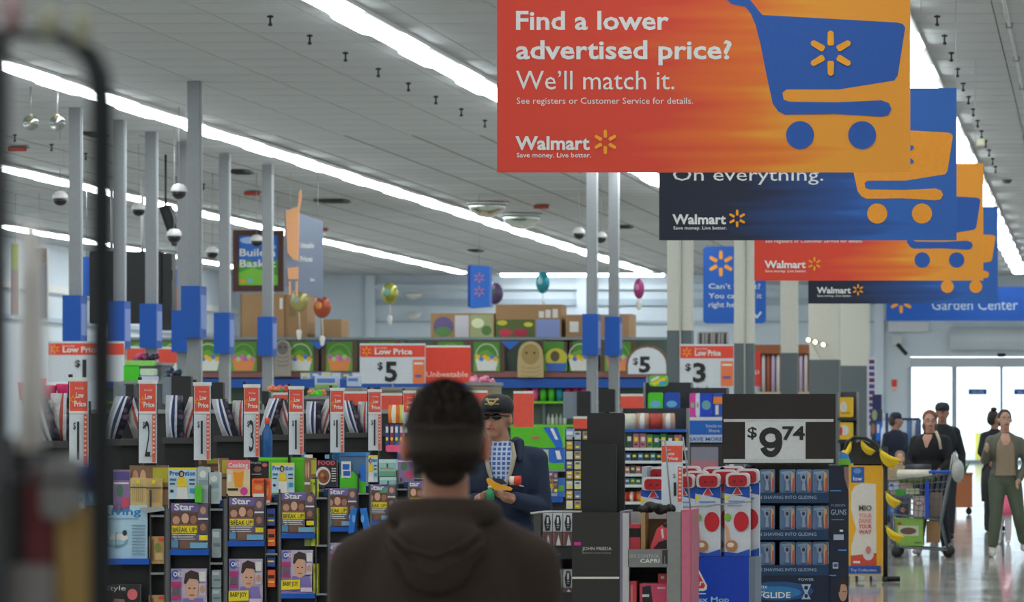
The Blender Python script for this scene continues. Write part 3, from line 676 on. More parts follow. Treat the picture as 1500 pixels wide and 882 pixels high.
# individual goods on the racks
Y = 23.7
magazine(Y, 150, 740, 216, 825, c_living, 'pale blue living magazine in the first rack right of the frame', name='magazine')
magazine(Y, 152, 856, 206, 930, c_fashion, 'dark fashion magazine at the bottom of the first rack')
magazine(Y, 166, 688, 190, 750, c_purple, 'mauve magazine at the left of the first rack top')
magazine(Y, 188, 682, 245, 745, c_faces, 'brown magazine behind the wooden pencil packs', dy=.03)
g_ = [('r', .1+.13*i, .22, .16+.13*i, .8, M('#c0a068')) for i in range(6)]+[('r', 0, .3, 1, .34, M('#5c5030')), ('r', .4, .05, .62, .18, Y_)]
pack(Y, 191, 700, 214, 744, M('#d8bc80'), 'pencil_pack', 'left tan pack on top of the first rack', 'pack', d=.03, pr=g_)
pack(Y, 214, 701, 237, 744, M('#cfae70'), 'pencil_pack', 'right tan pack on top of the first rack', 'pack', d=.03, pr=g_)
g = G(Y-.04); g.ext([(204, 744), (238, 742), (240, 748), (212, 752)], .05, M('#a8a8a4')); g.build('tray_lip', None, 'small grey tilted tray edge under the tan packs', 'tray')
for y0 in (786, 872): pack(Y, 218, y0, 242, y0+40, M('#b8925c'), 'snack_pack', 'tan pack on the %s side shelf of the first rack' % ('upper' if y0 < 800 else 'lower'), 'pack', d=.05, pr=[('r', .1, .1, .3, .9, M('#8a5c34')), ('e', .55, .4, .2, .15, M('#7a8c3c')), ('r', .6, .05, .95, .15, RED), ('r', .4, .6, .9, .85, M('#d0b078'))])
Y = 25.3
magazine(Y, 247, 685, 288, 731, c_prev, 'health magazine with yellow blouse on the second rack', 'health magazines in the top row')
for i, (x, y, w_) in enumerate([(289, 684, 17), (305, 692, 17)]):
    pack(Y, x, y, x+w_, 738, M('#b8c4c4', .25), 'blister_pack', 'clear blister pack, %s of the two on the second rack' % ('left' if not i else 'right'), 'pack', d=.05, r=2, pr=[('r', .1, .35, .9, .5, M('#8ca0a4')), ('e', .5, .2, .3, .1, W_), ('r', .2, .6, .8, .9, M('#a4b4b0'))])
pack(Y, 287, 712, 297, 736, M('#58c41c'), 'green_card', 'bright green card beside the clear blister packs', 'card', d=.02, dy=-.03)
for i, y0 in enumerate((775, 835, 862)): pack(Y, 310, y0, 324, y0+(42 if i == 0 else 26), M('#98a4a4', .3), 'blister_pack', 'grey blister pack, %s on the side of the second rack' % ('upper', 'middle', 'lower')[i], 'pack', d=.05, r=1.5, pr=[('r', .1, .1, .8, .3, M('#c4ccd0')), ('r', .2, .5, .9, .6, M('#6c7c80'))])
magazine(Y+.15, 278, 672, 320, 690, c_faces, 'rust brown magazine peeking over the second rack')
Y = 27.
magazine(Y-.0, 332, 674, 366, 727, c_orange, 'cooking magazine with orange drink on the third rack')
magazine(Y+.04, 313, 671, 334, 727, c_faces, 'yellow and white magazine left of the orange drink cover')
magazine(Y+.04, 366, 676, 394, 702, c_fashion, 'dark magazine above the orange pouches')
for i, x in enumerate((369, 387)): pack(Y, x, 701, x+(20 if not i else 9), 728+i*12, M('#f0682c'), 'orange_pouch', 'orange pouch, %s one on the third rack' % ('wider' if not i else 'narrower'), 'pouch', d=.04, r=2, pr=[('r', .15, .1, .85, .25, M('#c84a20')), ('e', .5, .5, .3, .15, M('#f89050')), ('r', .1, .82, .9, 1, W_)])
for i in range(4): pack(Y, 391+1*(i % 2), 745+i*30, 403, 770+i*30, M('#e8643c') if i % 2 else M('#3a4c9c'), 'small_pack', '%s small pack, %s on the side of the third rack' % (('blue', 'orange')[i % 2], ORD[i] if i else 'topmost'), 'pack', d=.04, pr=[('r', .1, .3, .9, .5, K_), ('r', .1, .65, .9, .75, Y_)])
Y = 28.75
pack(Y+.05, 368, 670, 446, 734, M('#5ec41a'), 'green_carton', 'large bright green carton on the fourth rack', 'carton', d=.1, pr=[('r', .02, .02, .98, .06, M('#74d830'))])
magazine(Y, 398, 678, 431, 722, c_prev, 'health magazine with yellow blouse in front of the green carton', 'health magazines in the top row')
magazine(Y+.02, 446, 671, 463, 730, c_faces, 'narrow yellow and brown magazine right of the green carton')
for i, (a, b, c_, d_) in enumerate([(455, 702, 465, 732), (456, 744, 466, 800), (457, 826, 466, 870)]): pack(Y, a, b, c_, d_, M('#c4cc30'), 'gum_pack', 'lime yellow pack, %s on the side of the fourth rack' % ('upper', 'middle', 'lower')[i], 'pack', d=.05, pr=[('r', 0, .1, .25, .9, M('#78a828')), ('r', .4, .15, .9, .3, M('#8c8c20')), ('r', .4, .5, .9, .8, M('#e0e060'))])
for i, (b, d_) in enumerate([(744, 800), (830, 872)]): pack(Y, 446, b, 455, d_, M('#7c8c40'), 'gum_pack', 'olive pack, %s on the side of the fourth rack' % ('upper', 'lower')[i], 'pack', d=.05, pr=[('r', .1, .3, .9, .6, M('#a8b878'))])
Y = 30.4
magazine(Y, 463, 674, 494, 714, c_food, 'black food magazine with a round plate on the fifth rack')
t = thing('candy_tub', G(Y).P(517, 722), 'clear plastic tub with blue rim and green base on the fifth rack', 'tub')
g = G(Y+.03); g.bev(497, 664, 536, 724, .1, M('#5f7fa0', .2), 3); g.build('tub', t)
g = G(Y+.02); g.box(496, 663, 537, 668, .13, M('#2c7cc0')); g.build('rim', t)
g = G(Y+.01); g.poly([(498, 695), (506, 702), (516, 690), (528, 702), (536, 704), (536, 724), (498, 724)], M('#4cc020')); g.r(500, 676, 514, 700, W_); g.r(502, 680, 512, 688, M('#2860c0')); g.poly([(528, 678), (536, 684), (536, 706), (528, 704)], M('#1c74d0')); g.r(503, 690, 513, 697, M('#2860c0')); g.build('label_print', t)
for i, (x, a) in enumerate(((519, .35), (532, -.4))):
    g = G(Y-.05); g.tr = None; g.ext([(x-5, 745), (x+4, 744), (x+4-a*14, 780), (x-4-a*14, 782)], .04, M('#1f78d0')); g.e(x-1, 760, 2.5, 6, M('#6ab0f0')); g.build('blue_pouch', None, 'blue pouch, %s one hanging beside the fifth rack' % ('left' if not i else 'right'), 'pouch')
pack(Y+.1, 440, 663, 500, 678, M('#3c88c0'), 'blue_carton', 'blue carton behind the food magazine', 'carton', d=.1, pr=[('r', .1, .2, .3, .8, W_), ('r', .6, .2, .8, .6, M('#90c8e8'))])
Y = 32.1
magazine(Y, 534, 667, 553, 706, c_prev, 'health magazine with yellow blouse beside the teal boxes', 'health magazines in the top row')
for i, (a, b, c_, d_) in enumerate([(555, 673, 580, 698), (556, 699, 581, 722)]): pack(Y, a, b, c_, d_, M('#98c8c0'), 'teal_box', 'pale teal box, %s of the stack by the sixth rack' % ('upper', 'lower')[i], 'box', d=.08, pr=[('r', 0, 0, 1, .2, M('#c4e4dc')), ('r', .1, .5, .9, .55, M('#c8a060')), ('r', .45, .25, .55, .5, M('#2c6c60')), ('r', 0, .7, 1, 1, M('#6ca884'))])
Y = 33.8
magazine(Y, 582, 662, 606, 705, c_purple, 'mauve magazine just left of the hooded man')
cl = [(M('#e87c28'), 'orange'), (M('#d8d860'), 'pale yellow')]
for i, (m_, nm) in enumerate(cl):
    g = G(Y); g.pillow(568+i*16, 593, 585+i*15, 620, .07, [m_, M('#f0e8d0'), m_]); g.build('candy_bag', None, '%s small candy bag left of the hooded man' % nm, 'candy bag')
for i in range(5): pack(Y, 564+i*7, 622, 570+i*7, 652, [M('#283878'), M('#8c2c48'), M('#3464a0'), M('#a03060'), M('#4458a8')][i], 'candy_box', '%s slim candy box left of the hooded man' % ORD[i].replace('nearest', 'first'), 'box', d=.05, pr=[('r', .2, .1, .8, .4, W_), ('e', .5, .7, .3, .1, Y_)])
pack(Y, 565, 652, 588, 662, M('#f05888'), 'pink_pouch', 'bright pink pouch under the slim candy boxes', 'pouch', d=.06, r=3)
pack(22., 60, 697, 82, 745, M('#b08898'), 'magazine', 'pink grey magazine seen through the blurred frame', 'magazine', d=.01, pr=c_purple(None))
magazine(22., 82, 696, 124, 745, c_prev, 'health magazine with yellow blouse seen through the blurred frame', 'health magazines in the top row')
pack(22., 125, 693, 152, 740, M('#3c8cc8'), 'blue_pack', 'blue pack seen through the blurred frame', 'pack', d=.05, pr=[('e', .35, .6, .2, .3, M('#a8d4dc')), ('e', .6, .8, .2, .2, M('#3c9c90'))])
bottle(27.0, 390, 612, 670, 15, M('#1a5a98', .2), M('#f0583c'), 'drink_bottle', 'blue drink bottle with an orange cap above the third rack', 'bottle')
# checkout shelves behind racks (dark monitors)
def monitor(Y, x0, y0, x1, y1, xs, lab):
    t = thing('register_monitor', G(Y).P((x0+x1)/2, y1), lab, 'monitor', 'black register monitors')
    G(Y).bev(xs, y0, x1, y1, .12, M('#1c1c1c', .4), 1.5).build('screen_back', t)
    if xs > x0: G(Y+.02).bev(x0, y0+1, xs, y1, .06, M('#7a8690', .3), 1).build('side_screen', t)
    x, z = G(Y).P((xs+x1)/2, y1)[0], ZW(y1, Y); G().tube([(x, Y+.08, z+.02), (x, Y+.08, .95)], .03, DARK).build('stand', t)
    G().wb(x-.35, x+.35, Y-.1, Y+.9, 0, .95, M('#2c2e30')).build('register_counter', t)
monitor(54, 238, 551, 280, 592, 251, 'black register monitor between the first and second price strips')
monitor(56, 310, 560, 327, 592, 310, 'small black register monitor left of the thin pole')
monitor(50, 171, 563, 196, 592, 184, 'dark register monitor beside the blurred black frame')
monitor(60, 825, 573, 865, 613, 845, 'black register monitor with grey side screen right of the capped man')
monitor(63, 877, 570, 901, 604, 877, 'black register monitor between the pair of poles')
monitor(50, 383, 573, 394, 592, 383, 'narrow dark register monitor beside the blue bottle')
# ---------------------------------------------------------------- far aisle: seasonal wall of baskets
Y = 95.
t = thing('seasonal_gondola', (XW(600, Y), Y+1, 0), 'long far shelf run with basket pictures along its top', 'shelf')
x0, x1 = XW(150, Y), XW(1000, Y)
G().wb(x0, x1, Y+.2, Y+1.6, 0, ZW(497, Y), M('#4c5c50')).build('back_panel', t)
G().wb(x0, x1, Y-.02, Y+.0, ZW(497, Y), ZW(494, Y), M('#7c8c90')).build('top_rail', t)
for px in range(170, 1000, 104): G().wb(XW(px, Y), XW(px, Y)+.06, Y+.1, Y+.2, 0, ZW(494, Y), M('#6a7478')).build('upright', t)
G(Y-.03).box(150, 544, 978, 553, .2, M('#8c5a54')).build('brown_band', t)
G(Y-.1).box(150, 555, 978, 568, .3, M('#1450a4')).build('blue_band', t)
G(Y-.1).box(150, 588, 978, 591, .4, M('#70c020')).build('shelf', t)
G(Y-.1).box(150, 622, 978, 626, .4, M('#70c020')).build('shelf', t)
def basket(g, cx, h, flowers=(M('#e8c020'), M('#3c78c8'), M('#e8b020')), bk=M('#dcdcd4'), hand=M('#b8c4a8')):
    g.ring(cx, 522, 17, 19, 1.8, hand, 0, PI); g.poly([(cx-17, 526), (cx+17, 526), (cx+13, 543), (cx-13, 543)], bk)
    for i in range(6): g.e(cx-13+i*5.2, 523+(i % 2)*3, 3.6, 3.4, flowers[i % 3])
PL = [(305, 0), (357, 1), (440, 0), (497, 1), (560, 0), (660, 1), (713, 0), (815, 2), (850, 0), (905, 1), (255, 0), (205, 1)]
for px, k in PL:
    g = G(Y-.05); g.box(px-26, 499, px+26, 545, .04, M('#5c4636')); g.r(px-24, 501, px+24, 544, M('#47842a')); g.r(px-24, 501, px-19, 544, M('#54402e')); g.r(px+19, 501, px+24, 544, M('#54402e')); g.poly([(px-19, 520), (px, 512), (px+19, 526), (px+19, 544), (px-19, 544)], M('#6c9c38'))
    if k == 0: basket(g, px, 0)
    elif k == 1: basket(g, px, 0, (M('#b860b0'), M('#a8c878'), M('#c878a0')), M('#e0884c'), M('#7c9c4c'))
    else: g.e(px, 524, 16, 14, M('#c8bc3c')); g.e(px-2, 522, 7, 8, M('#5c5030')); g.poly([(px-16, 532), (px+16, 532), (px+13, 544), (px-13, 544)], M('#3c64b0'))
    g.build('picture_panel', t)
def cutout(px, w_, y0, y1, m1, m2, lab):
    t2 = thing('rabbit_cutout', G(Y-.2).P(px, y1), lab, 'display figure')
    pts = [(px+w_*math.cos(a)*(1 if a > PI or a < 0 else .95), (y0+w_)-w_*1.0*math.sin(a)) for a in [PI*i/10 for i in range(11)]]
    pts = [(px+w_, y1)]+[(px+w_*(1-.0), y0+w_*1.5)]+pts[1:-1]+[(px-w_, y0+w_*1.5), (px-w_, y1)]
    G(Y-.2).ext(pts, .05, m1).build('board', t2)
    g = G(Y-.205); g.e(px, y0+w_*1.0, w_*.7, w_*.8, m2); g.e(px-w_*.3, y0+w_*.9, 1.5, 1.8, K_); g.e(px+w_*.3, y0+w_*.9, 1.5, 1.8, K_)
    for i in range(3): g.ring(px, y0+w_*1.9+i*6, w_*.75, 4, 1.2, m2, PI, 2*PI)
    g.build('print', t2)
cutout(777, 19, 500, 553, M('#bfa878'), M('#a48a50'), 'tall tan rounded display figure on the far basket shelf')
cutout(414, 12, 498, 551, M('#9c9488'), M('#6c6660'), 'grey display figure on the far basket shelf beside the blue lane box')
for px in (747, 467): G(Y-.16).ext([(px-14, 500), (px+14, 500), (px, 512)], .02, M('#2c64c0')).build('blue_pennant', t)
# big cartons on top of the run
KR = M('#a8845c', .8)
def carton(x0, y0, x1, y1, pr, lab, d=1.0, Yc=Y+.3): return pack(Yc, x0, y0, x1, y1, KR, 'cardboard_carton', lab, 'carton', 'brown cartons on top of the far shelf', d, pr)
carton(631, 459, 724, 495, [('e', .2, .55, .16, .42, M('#6c5c8c')), ('e', .2, .75, .13, .2, M('#5c8c48')), ('r', .38, .08, .6, 1, M('#d0ccd0')), ('r', .62, .06, .98, 1, M('#a8b07c')), ('e', .74, .4, .1, .2, M('#e8ecc0')), ('e', .88, .7, .08, .2, M('#5c8040'))], 'long brown carton with a purple ball print, leftmost on the far shelf')
carton(726, 446, 822, 495, [('r', 0, .45, .6, 1, M('#5c6c38')), ('e', .15, .85, .1, .12, M('#c83c50')), ('e', .38, .85, .12, .12, M('#b83048')), ('e', .1, .55, .08, .08, M('#d8c838')), ('e', .5, .6, .07, .07, M('#e0d048')), ('r', .62, .45, .98, 1, M('#8c9cd0')), ('r', .66, .2, .74, .4, W_), ('r', .76, .16, .84, .4, W_), ('r', .87, .14, .95, .4, W_)], 'tallest brown carton with a flower print on the far shelf')
carton(829, 461, 921, 495, [('r', .06, .3, .2, .75, W_)], 'brown carton with a white label, right of the flower carton')
carton(352, 430, 416, 495, [('r', .9, .1, .97, .35, W_), ('r', .0, .0, .03, 1, M('#7c5c3c'))], 'tall plain brown carton under the picture sign', Yc=Y+.25)
carton(417, 432, 450, 495, [('r', .2, .2, .5, .5, M('#8c6c48'))], 'brown carton behind the grey hanging sign')
carton(470, 468, 500, 495, [], 'small brown carton under the spotted balloon')
carton(905, 460, 925, 495, [], 'small brown carton at the right end of the row', Yc=Y+1.4)
# balloons
def balloon(px, py, rx, ry, Yb, m1, m2, lab, ribbon=30):
    c = G(Yb).P(px, py); k = Yb/FPX; t = thing('foil_balloon', c, lab, 'balloon', 'foil balloons floating over the far shelves')
    g = G(); g.sph(c, (rx*k, rx*k*.6, ry*k), m1, 14, 10); g.build('balloon', t)
    g = G(); g.sph((c[0]-rx*k*.2, c[1]-rx*k*.2, c[2]+ry*k*.1), (rx*k*.55, rx*k*.46, ry*k*.5), m2, 10, 8); g.build('printed_patch', t)
    zf = c[2]-(ry+ribbon)*k; G().tube([(c[0], c[1], c[2]-ry*k), (c[0]+.02, c[1], zf)], .008, W_, 5).build('ribbon', t)
    G().cap((c[0], c[1], zf), (c[0], c[1], zf-.12), .06, .04, W_, 8).build('weight', t)
balloon(571, 430, 12, 16, 100, M('#a8a850', .25, .4), M('#78b0b8', .3), 'olive and blue foil balloon high on the far wall', 20)
balloon(438, 441, 13, 16, 93, M('#a8a060', .25, .4), M('#a0b0a0', .3), 'olive foil balloon partly behind the grey hanging sign')
balloon(472, 450, 13, 16, 93, M('#a84c30', .3, .2), M('#d88838', .3), 'red and orange spotted foil balloon')
balloon(725, 430, 12, 16, 97, M('#5c4c70', .3, .2), M('#4c6c48', .3), 'dark purple foil balloon beside the blue hanging box', 25)
balloon(795, 414, 10, 16, 97, M('#2a98a8', .25, .3), M('#a8d0dc', .3), 'teal and white foil balloon above the tallest carton', 16)
balloon(936, 423, 8, 15, 97, M('#a8447c', .3, .2), M('#c878a0', .3), 'magenta foil balloon left of the nearest column', 6)
for px, py, lab in ((605, 432, 'upper white bowl shaped wall lamp'), (605, 461, 'lower white bowl shaped wall lamp')):
    c = G(YE-.6).P(px, py); G().lathe(c, [(.05, -.16), (.22, -.1), (.3, 0), (.26, .06), (.05, .1)], M('#e8e8e0', .4), 14).build('wall_bowl_lamp', None, lab+' on the far wall', 'lamp', 'wall lamps')
# goods on the far green shelves
palg = [(M('#c03058'), 'crimson'), (M('#1c8c9c'), 'teal'), (M('#4cb428'), 'green'), (M('#e05890'), 'pink'), (M('#e8c828'), 'yellow'), (M('#6a3c98'), 'purple')]
def row(Yr, xs, xe, w_, ybase, h_, pal, name, lab, grp, d=.15, kind='box', jit=.15):
    x = xs; i = 0
    while x+w_ <= xe+.5:
        m_, nm = pal[(i*7+i//3) % len(pal)]; hh = h_*(1-jit*random.random()); g = G(Yr)
        if kind == 'box': g.box(x+.4, ybase-hh, x+w_-.6, ybase, d, m_); g.lay = 1; g.r(x+w_*.2, ybase-hh*.75, x+w_*.75, ybase-hh*.45, W_ if i % 2 else Y_); g.r(x+w_*.2, ybase-hh*.3, x+w_*.7, ybase-hh*.18, M('#3c3c44'))
        elif kind == 'tub': r = w_*.46*Yr/FPX; hz = hh*Yr/FPX; c = g.P(x+w_/2, ybase, r); g.lathe(c, [(r*.8, 0), (r, hz*.85), (r*.9, hz*.87), (r*.9, hz)], m_, 10)
        elif kind == 'bag': g.pillow(x, ybase-hh, x+w_-.5, ybase, d, [m_, W_ if i % 2 else m_, m_])
        elif kind == 'bottle': r = w_*.42*Yr/FPX; hz = hh*Yr/FPX; c = g.P(x+w_/2, ybase, r); g.lathe(c, [(r*.9, 0), (r, hz*.1), (r, hz*.6), (r*.35, hz*.78), (r*.35, hz)], m_, 9)
        g.build(name, None, lab+', %s from the left' % (NTH[i].replace('nearest', 'first') if i < 16 else 'far'), 'pack' if kind == 'box' else kind, grp); x += w_; i += 1
row(95, 765, 862, 12, 588, 20, palg[:4], 'plastic_tub', 'bright plastic tub on the green shelf right of the capped man', 'plastic tubs on the upper green shelf', .2, 'tub')
row(95, 800, 830, 6, 622, 16, [(M('#a8b0a0'), ''), (M('#c8ccc0'), '')], 'clear_bottle', 'small pale bottle on the lower green shelf', 'pale bottles on the lower green shelf', .1, 'bottle')
row(94.9, 440, 530, 15, 555+0, 10, [(M('#c8d0e0'), ''), (M('#6c8cc8'), '')], 'white_pack', 'white and blue pack under the basket pictures', 'white packs under the basket pictures', .15)
for a, b, lab in ((412, 440, 'left'), ): pass
# ---------------------------------------------------------------- price signs standing on fixtures
def lowprice(Y, x0, y0, x1, y1, yred, digit, lab, xd0, xd1, xr=None, xt=None, yd=None):
    t = thing('price_sign', G(Y).P((x0+x1)/2, y1), lab, 'sign', 'red and white low price signs')
    G(Y).box(x0, y0, x1, y1, .03, PAPER).build('board', t)
    g = G(Y-.002); g.r(x0+.5, y0+3, x1-.5, yred, M('#ea4c34')); g.spark(x0+10, (y0+3+yred)/2, 7, M('#f6a52c')); g.t('Everyday', x0+22, y0+8, 3, W_, x0+40); g.t('Low Price', x0+22, yred-4, 8.5, W_, xt or x0+74, .035)
    yb = yd or y1-6; h_ = yb-yred-6
    g.t('$', xd0-11, yred+6+h_*.42, h_*.38, K_, xd0-3, .02); g.t(digit, xd0, yb, h_, K_, xd1, .03)
    if xr: g.r(xr, yred+4, x1-1, y1, M('#ee7a44')); g.r(xr+2, yred+8, x1-3, yred+11, W_); g.r(xr+3, yred+26, x1-5, yred+30, M('#6a5c98'))
    g.build('print', t)
    Z = ZW(y1, Y); G().tube([(XW((x0+x1)/2, Y), Y+.02, Z), (XW((x0+x1)/2, Y), Y+.02, 0)], .015, STEEL).build('support', t)
lowprice(64, 527, 503, 623, 562, 523, '5', 'low price sign reading 5, above the hooded man', 564, 582, 605, 604, 558)
lowprice(66, 70, 500, 182, 559, 520, '1', 'low price sign reading 1, behind the leftmost pole', 121, 127, None, 146, 553)
lowprice(70, 996, 504, 1075, 566, 525, '3', 'low price sign reading 3, between the first two columns', 1015, 1034, 1056, 1056, 559)
g = G(64.2); g.box(624, 508, 689, 562, .03, M('#e8452f')); g.r(624, 506, 689, 509, W_); g.t('Unbeatable', 624, 552, 8, M('#f4b8a8'), 686, .03); g.tube([g.P(656, 562), (g.P(656, 562)[0], 64.2, 0)], .015, STEEL)
g.build('red_sign', None, 'plain red sign reading Unbeatable beside the 5 sign', 'sign')
g = G(88.); pts = [(920+56*0, 549)]
arc = [(948+28*math.cos(PI*i/10), 535-26*math.sin(PI*i/10)) for i in range(11)]
g.ext([(976+3, 549)]+[(948+(x-948)*1.13, 535+(y-535)*1.13) for x, y in arc]+[(917, 549)], .05, M('#7a5a40'), .01); g.ext([(976, 548)]+arc+[(920, 548)], .02, PAPER, -.015); g.lay = 20
g.t('$', 927, 534, 10, K_, 935, .02); g.t('5', 936, 545, 23, K_, 953, .04); g.tube([g.P(948, 549, .03), (g.P(948, 549)[0], 88.03, 0)], .02, STEEL)
g.build('arched_sign', None, 'arched white sign with brown edge reading 5 dollars', 'sign')
# merchandise mounds behind the racks
def redband(Y, x0, y0, x1, y1, lab):
    g = G(Y); g.box(x0, y0, x1, y1, .04, M('#ea5540')); g.r(x0, y0-1, x1, y0+2.5, W_); g.tube([g.P((x0+x1)/2, y1, .02), (g.P((x0+x1)/2, y1)[0], Y+.02, 0)], .012, STEEL)
    g.build('red_sign', None, lab, 'sign', 'plain red shelf signs')
for a in [(46, 400, 576, 424, 597, 'small red sign between the third and fourth price strips'), (46, 504, 574, 540, 597, 'red sign between the fifth and sixth price strips'), (46, 556, 577, 598, 600, 'red sign right of the sixth price strip'),
          (48, 672, 573, 714, 600, 'red sign left of the black cap'), (45, 752, 574, 781, 642, 'tall red sign just right of the black cap'), (56, 909, 578, 942, 607, 'red sign left of the nearest column'),
          (75, 172, 508, 225, 534, 'red sign behind the pole in front of the television'), (76, 228, 509, 266, 532, 'red sign left of the thickest pole')]: redband(*a)
redband(58, 840, 611, 864, 641, 'orange red sign under the grey side screen')
def heap(Y, cx, cy, w_, h_, pal, n, name, lab, cat, grp):
    for i in range(n):
        m_ = pal[i % len(pal)]; g = G(Y); x = cx+w_*((i+.2+.6*random.random())/n-.5); y = cy+h_*(random.random()-.3); c = g.P(x, y, .3*random.random()); s_ = (4+3*random.random())*Y/FPX
        g.sph(c, (s_*1.2, s_, s_*.8), m_, 8, 6); g.sph((c[0]+s_*.5, c[1]-s_*.4, c[2]+s_*.6), s_*.5, m_, 7, 5); g.build(name, None, lab+', %s from the left' % NTH[i].replace('nearest', 'first'), cat, grp)
def bin_(Y, x0, y0, x1, y1, mat, lab):
    g = G(Y); a, b = g.P(x0, y1), g.P(x1, y0); g.wb(a[0], b[0], Y, Y+.8, 0, b[2], mat); g.wb(a[0]-.02, b[0]+.02, Y-.02, Y+.82, b[2]-.04, b[2], GREY)
    g.build('display_bin', None, lab, 'bin')
bin_(50, 36, 586, 96, 600, M('#5a5e64'), 'grey display bin under the bright pink tubs')
for i, (x, y, h_) in enumerate([(48, 586, 32), (64, 586, 22), (84, 586, 24), (28, 586, 26)]):
    g = G(50); r = 10*50/FPX; c = g.P(x, y, .3); g.lathe(c, [(r*.8, 0), (r*1.05, h_*50/FPX*.9), (r*1.1, h_*50/FPX), (r*.9, h_*50/FPX)], M('#f03c78'), 14)
    g.build('pink_tub', None, 'bright pink plastic tub, %s from the left edge' % ('second', 'third', 'fourth', 'first')[i], 'tub', 'pink tubs')
bin_(60, 181, 558, 228, 600, M('#4c5054'), 'dark display bin under the green and white packs')
for i, (a, b, c_, d_, m_, nm) in enumerate([(181, 535, 204, 559, M('#40c41c'), 'bright green'), (205, 540, 226, 550, M('#c8e0c0'), 'pale green'), (205, 551, 228, 560, M('#c8d0e8'), 'white and blue'), (183, 528, 224, 536, M('#88d460'), 'light green lidded')]):
    pack(60, a, b, c_, d_, m_, 'soft_pack', nm+' soft pack on the dark bin left of centre', 'pack', d=.2, r=2)
bin_(62, 196, 531, 236, 600, M('#4c5054'), 'dark bin under the dark pink plush toys')
heap(62, 212, 523, 26, 8, [M('#802858'), M('#c83c78'), M('#301c40')], 7, 'plush_toy', 'dark pink plush toy in front of the red signs', 'toy', 'dark pink plush toys')
bin_(60.8, 238, 554, 262, 600, M('#4c5054'), 'dark bin under the dark folded bags')
heap(60.9, 250, 548, 20, 14, [M('#1c4c48'), M('#6c2450'), M('#284060')], 10, 'folded_bag', 'dark teal or wine folded bag left of the thickest pole', 'bag', 'dark folded bags')
bin_(52, 396, 580, 480, 600, M('#50545a'), 'low display bin behind the candy bags with toys on it')
heap(52, 405, 571, 26, 6, [M('#e88458'), M('#4c9c5c'), M('#d85c48')], 7, 'soft_toy', 'salmon or green soft toy between the third and fourth price strips', 'toy', 'soft toys by the third strip')
heap(52, 460, 577, 22, 10, [M('#5cd020'), M('#48b81c'), M('#e88458')], 9, 'green_toy', 'bright green toy right of the fourth price strip', 'toy', 'green toys')
bin_(57.8, 455, 568, 530, 600, M('#4c5054'), 'low bin under the white and blue cartons')
pack(58, 461, 550, 494, 572, M('#c8d4e8'), 'white_carton', 'white and blue carton left of the 5 sign', 'carton', d=.2, pr=[('r', .1, .2, .9, .5, M('#5c84c8')), ('r', 0, .6, 1, 1, M('#98c058'))])
pack(58, 508, 551, 526, 566, M('#c8d4e8'), 'white_carton', 'small white and blue carton touching the 5 sign', 'carton', d=.2, pr=[('r', .1, .2, .9, .5, M('#5c84c8'))])
bin_(56, 560, 567, 700, 600, M('#8c7c64'), 'long tan shelf top behind the hooded man')
bin_(54.9, 684, 560, 722, 600, M('#8c7c64'), 'tan bin under the pale pink plush toys')
heap(55, 702, 557, 28, 7, [M('#f080a0'), M('#f0a0b4')], 6, 'pink_plush', 'pale pink plush toy above the black cap', 'toy', 'pale pink plush toys')
# far left shelf goods low behind racks
bin_(44, 40, 600, 600, 640, M('#1a1a1a'), 'long dark shelf run behind the candy bags')
# ---------------------------------------------------------------- centre shelves beyond the hair products
def shelving(Y, x0, y0, x1, ys, lipm, lab, backm=M('#34383a'), d=.45, name='store_shelf'):
    t = thing(name, (XW((x0+x1)/2, Y), Y+d/2, 0), lab, 'shelf'); a, b = XW(x0, Y), XW(x1, Y)
    G().wb(a, b, Y+d, Y+d+.04, 0, ZW(y0, Y), backm).build('back_panel', t)
    for x in (a, b): G().wb(x-.015, x+.015, Y+d-.1, Y+d, 0, ZW(y0, Y), GREY).build('upright', t)
    for y, m_ in zip(ys, lipm): G().wb(a, b, Y, Y+d, ZW(y+4, Y), ZW(y, Y), m_).build('shelf', t)
    return t
WL, BL = M('#d8dcd8'), M('#1c5cb8')
shelving(50, 905, 598, 1003, [629, 656, 675, 694, 710, 735, 762], [BL, WL, WL, WL, WL, WL, WL], 'well stocked shelf unit left of the nearest column')
food = [(M('#d8d8c0'), ''), (M('#d87848'), ''), (M('#c4a088'), ''), (M('#8cb048'), ''), (M('#b84438'), '')]
row(50.05, 912, 1003, 19, 629, 24, food, 'bread_bag', 'round coloured pack on the top shelf left of the nearest column', 'top shelf packs', .2, 'bag', .05)
row(50.05, 907, 1003, 10, 656, 22, [(M('#2c7048'), ''), (M('#5c8c4c'), ''), (M('#b8707c'), ''), (M('#2c4c3c'), '')], 'green_pack', 'green or pink pack on the second shelf by the column', 'second shelf packs', .2)
row(50.05, 907, 1003, 9, 675, 12, [(M('#2c7c80'), ''), (M('#386c9c'), ''), (M('#20444c'), '')], 'teal_pack', 'teal or blue pack on the third shelf by the column', 'third shelf packs', .2)
row(50.05, 907, 1003, 8, 694, 12, [(M('#b8b0a0'), ''), (M('#c87c70'), ''), (M('#485868'), '')], 'pale_pack', 'pale pack on the fourth shelf by the column', 'fourth shelf packs', .2)
row(50.05, 907, 1003, 8, 710, 10, [(M('#4c8c5c'), ''), (M('#4c6c9c'), '')], 'small_pack', 'green or blue small pack on the fifth shelf by the column', 'fifth shelf packs', .2)
row(50.05, 907, 1003, 12, 735, 16, [(M('#e8602c'), ''), (M('#d84828'), ''), (M('#e88c48'), '')], 'orange_pack', 'orange pack on the sixth shelf by the column', 'sixth shelf packs', .2, 'bag')
shelving(60, 940, 560, 1010, [606], [BL], 'taller shelf with green bags behind the nearest column')
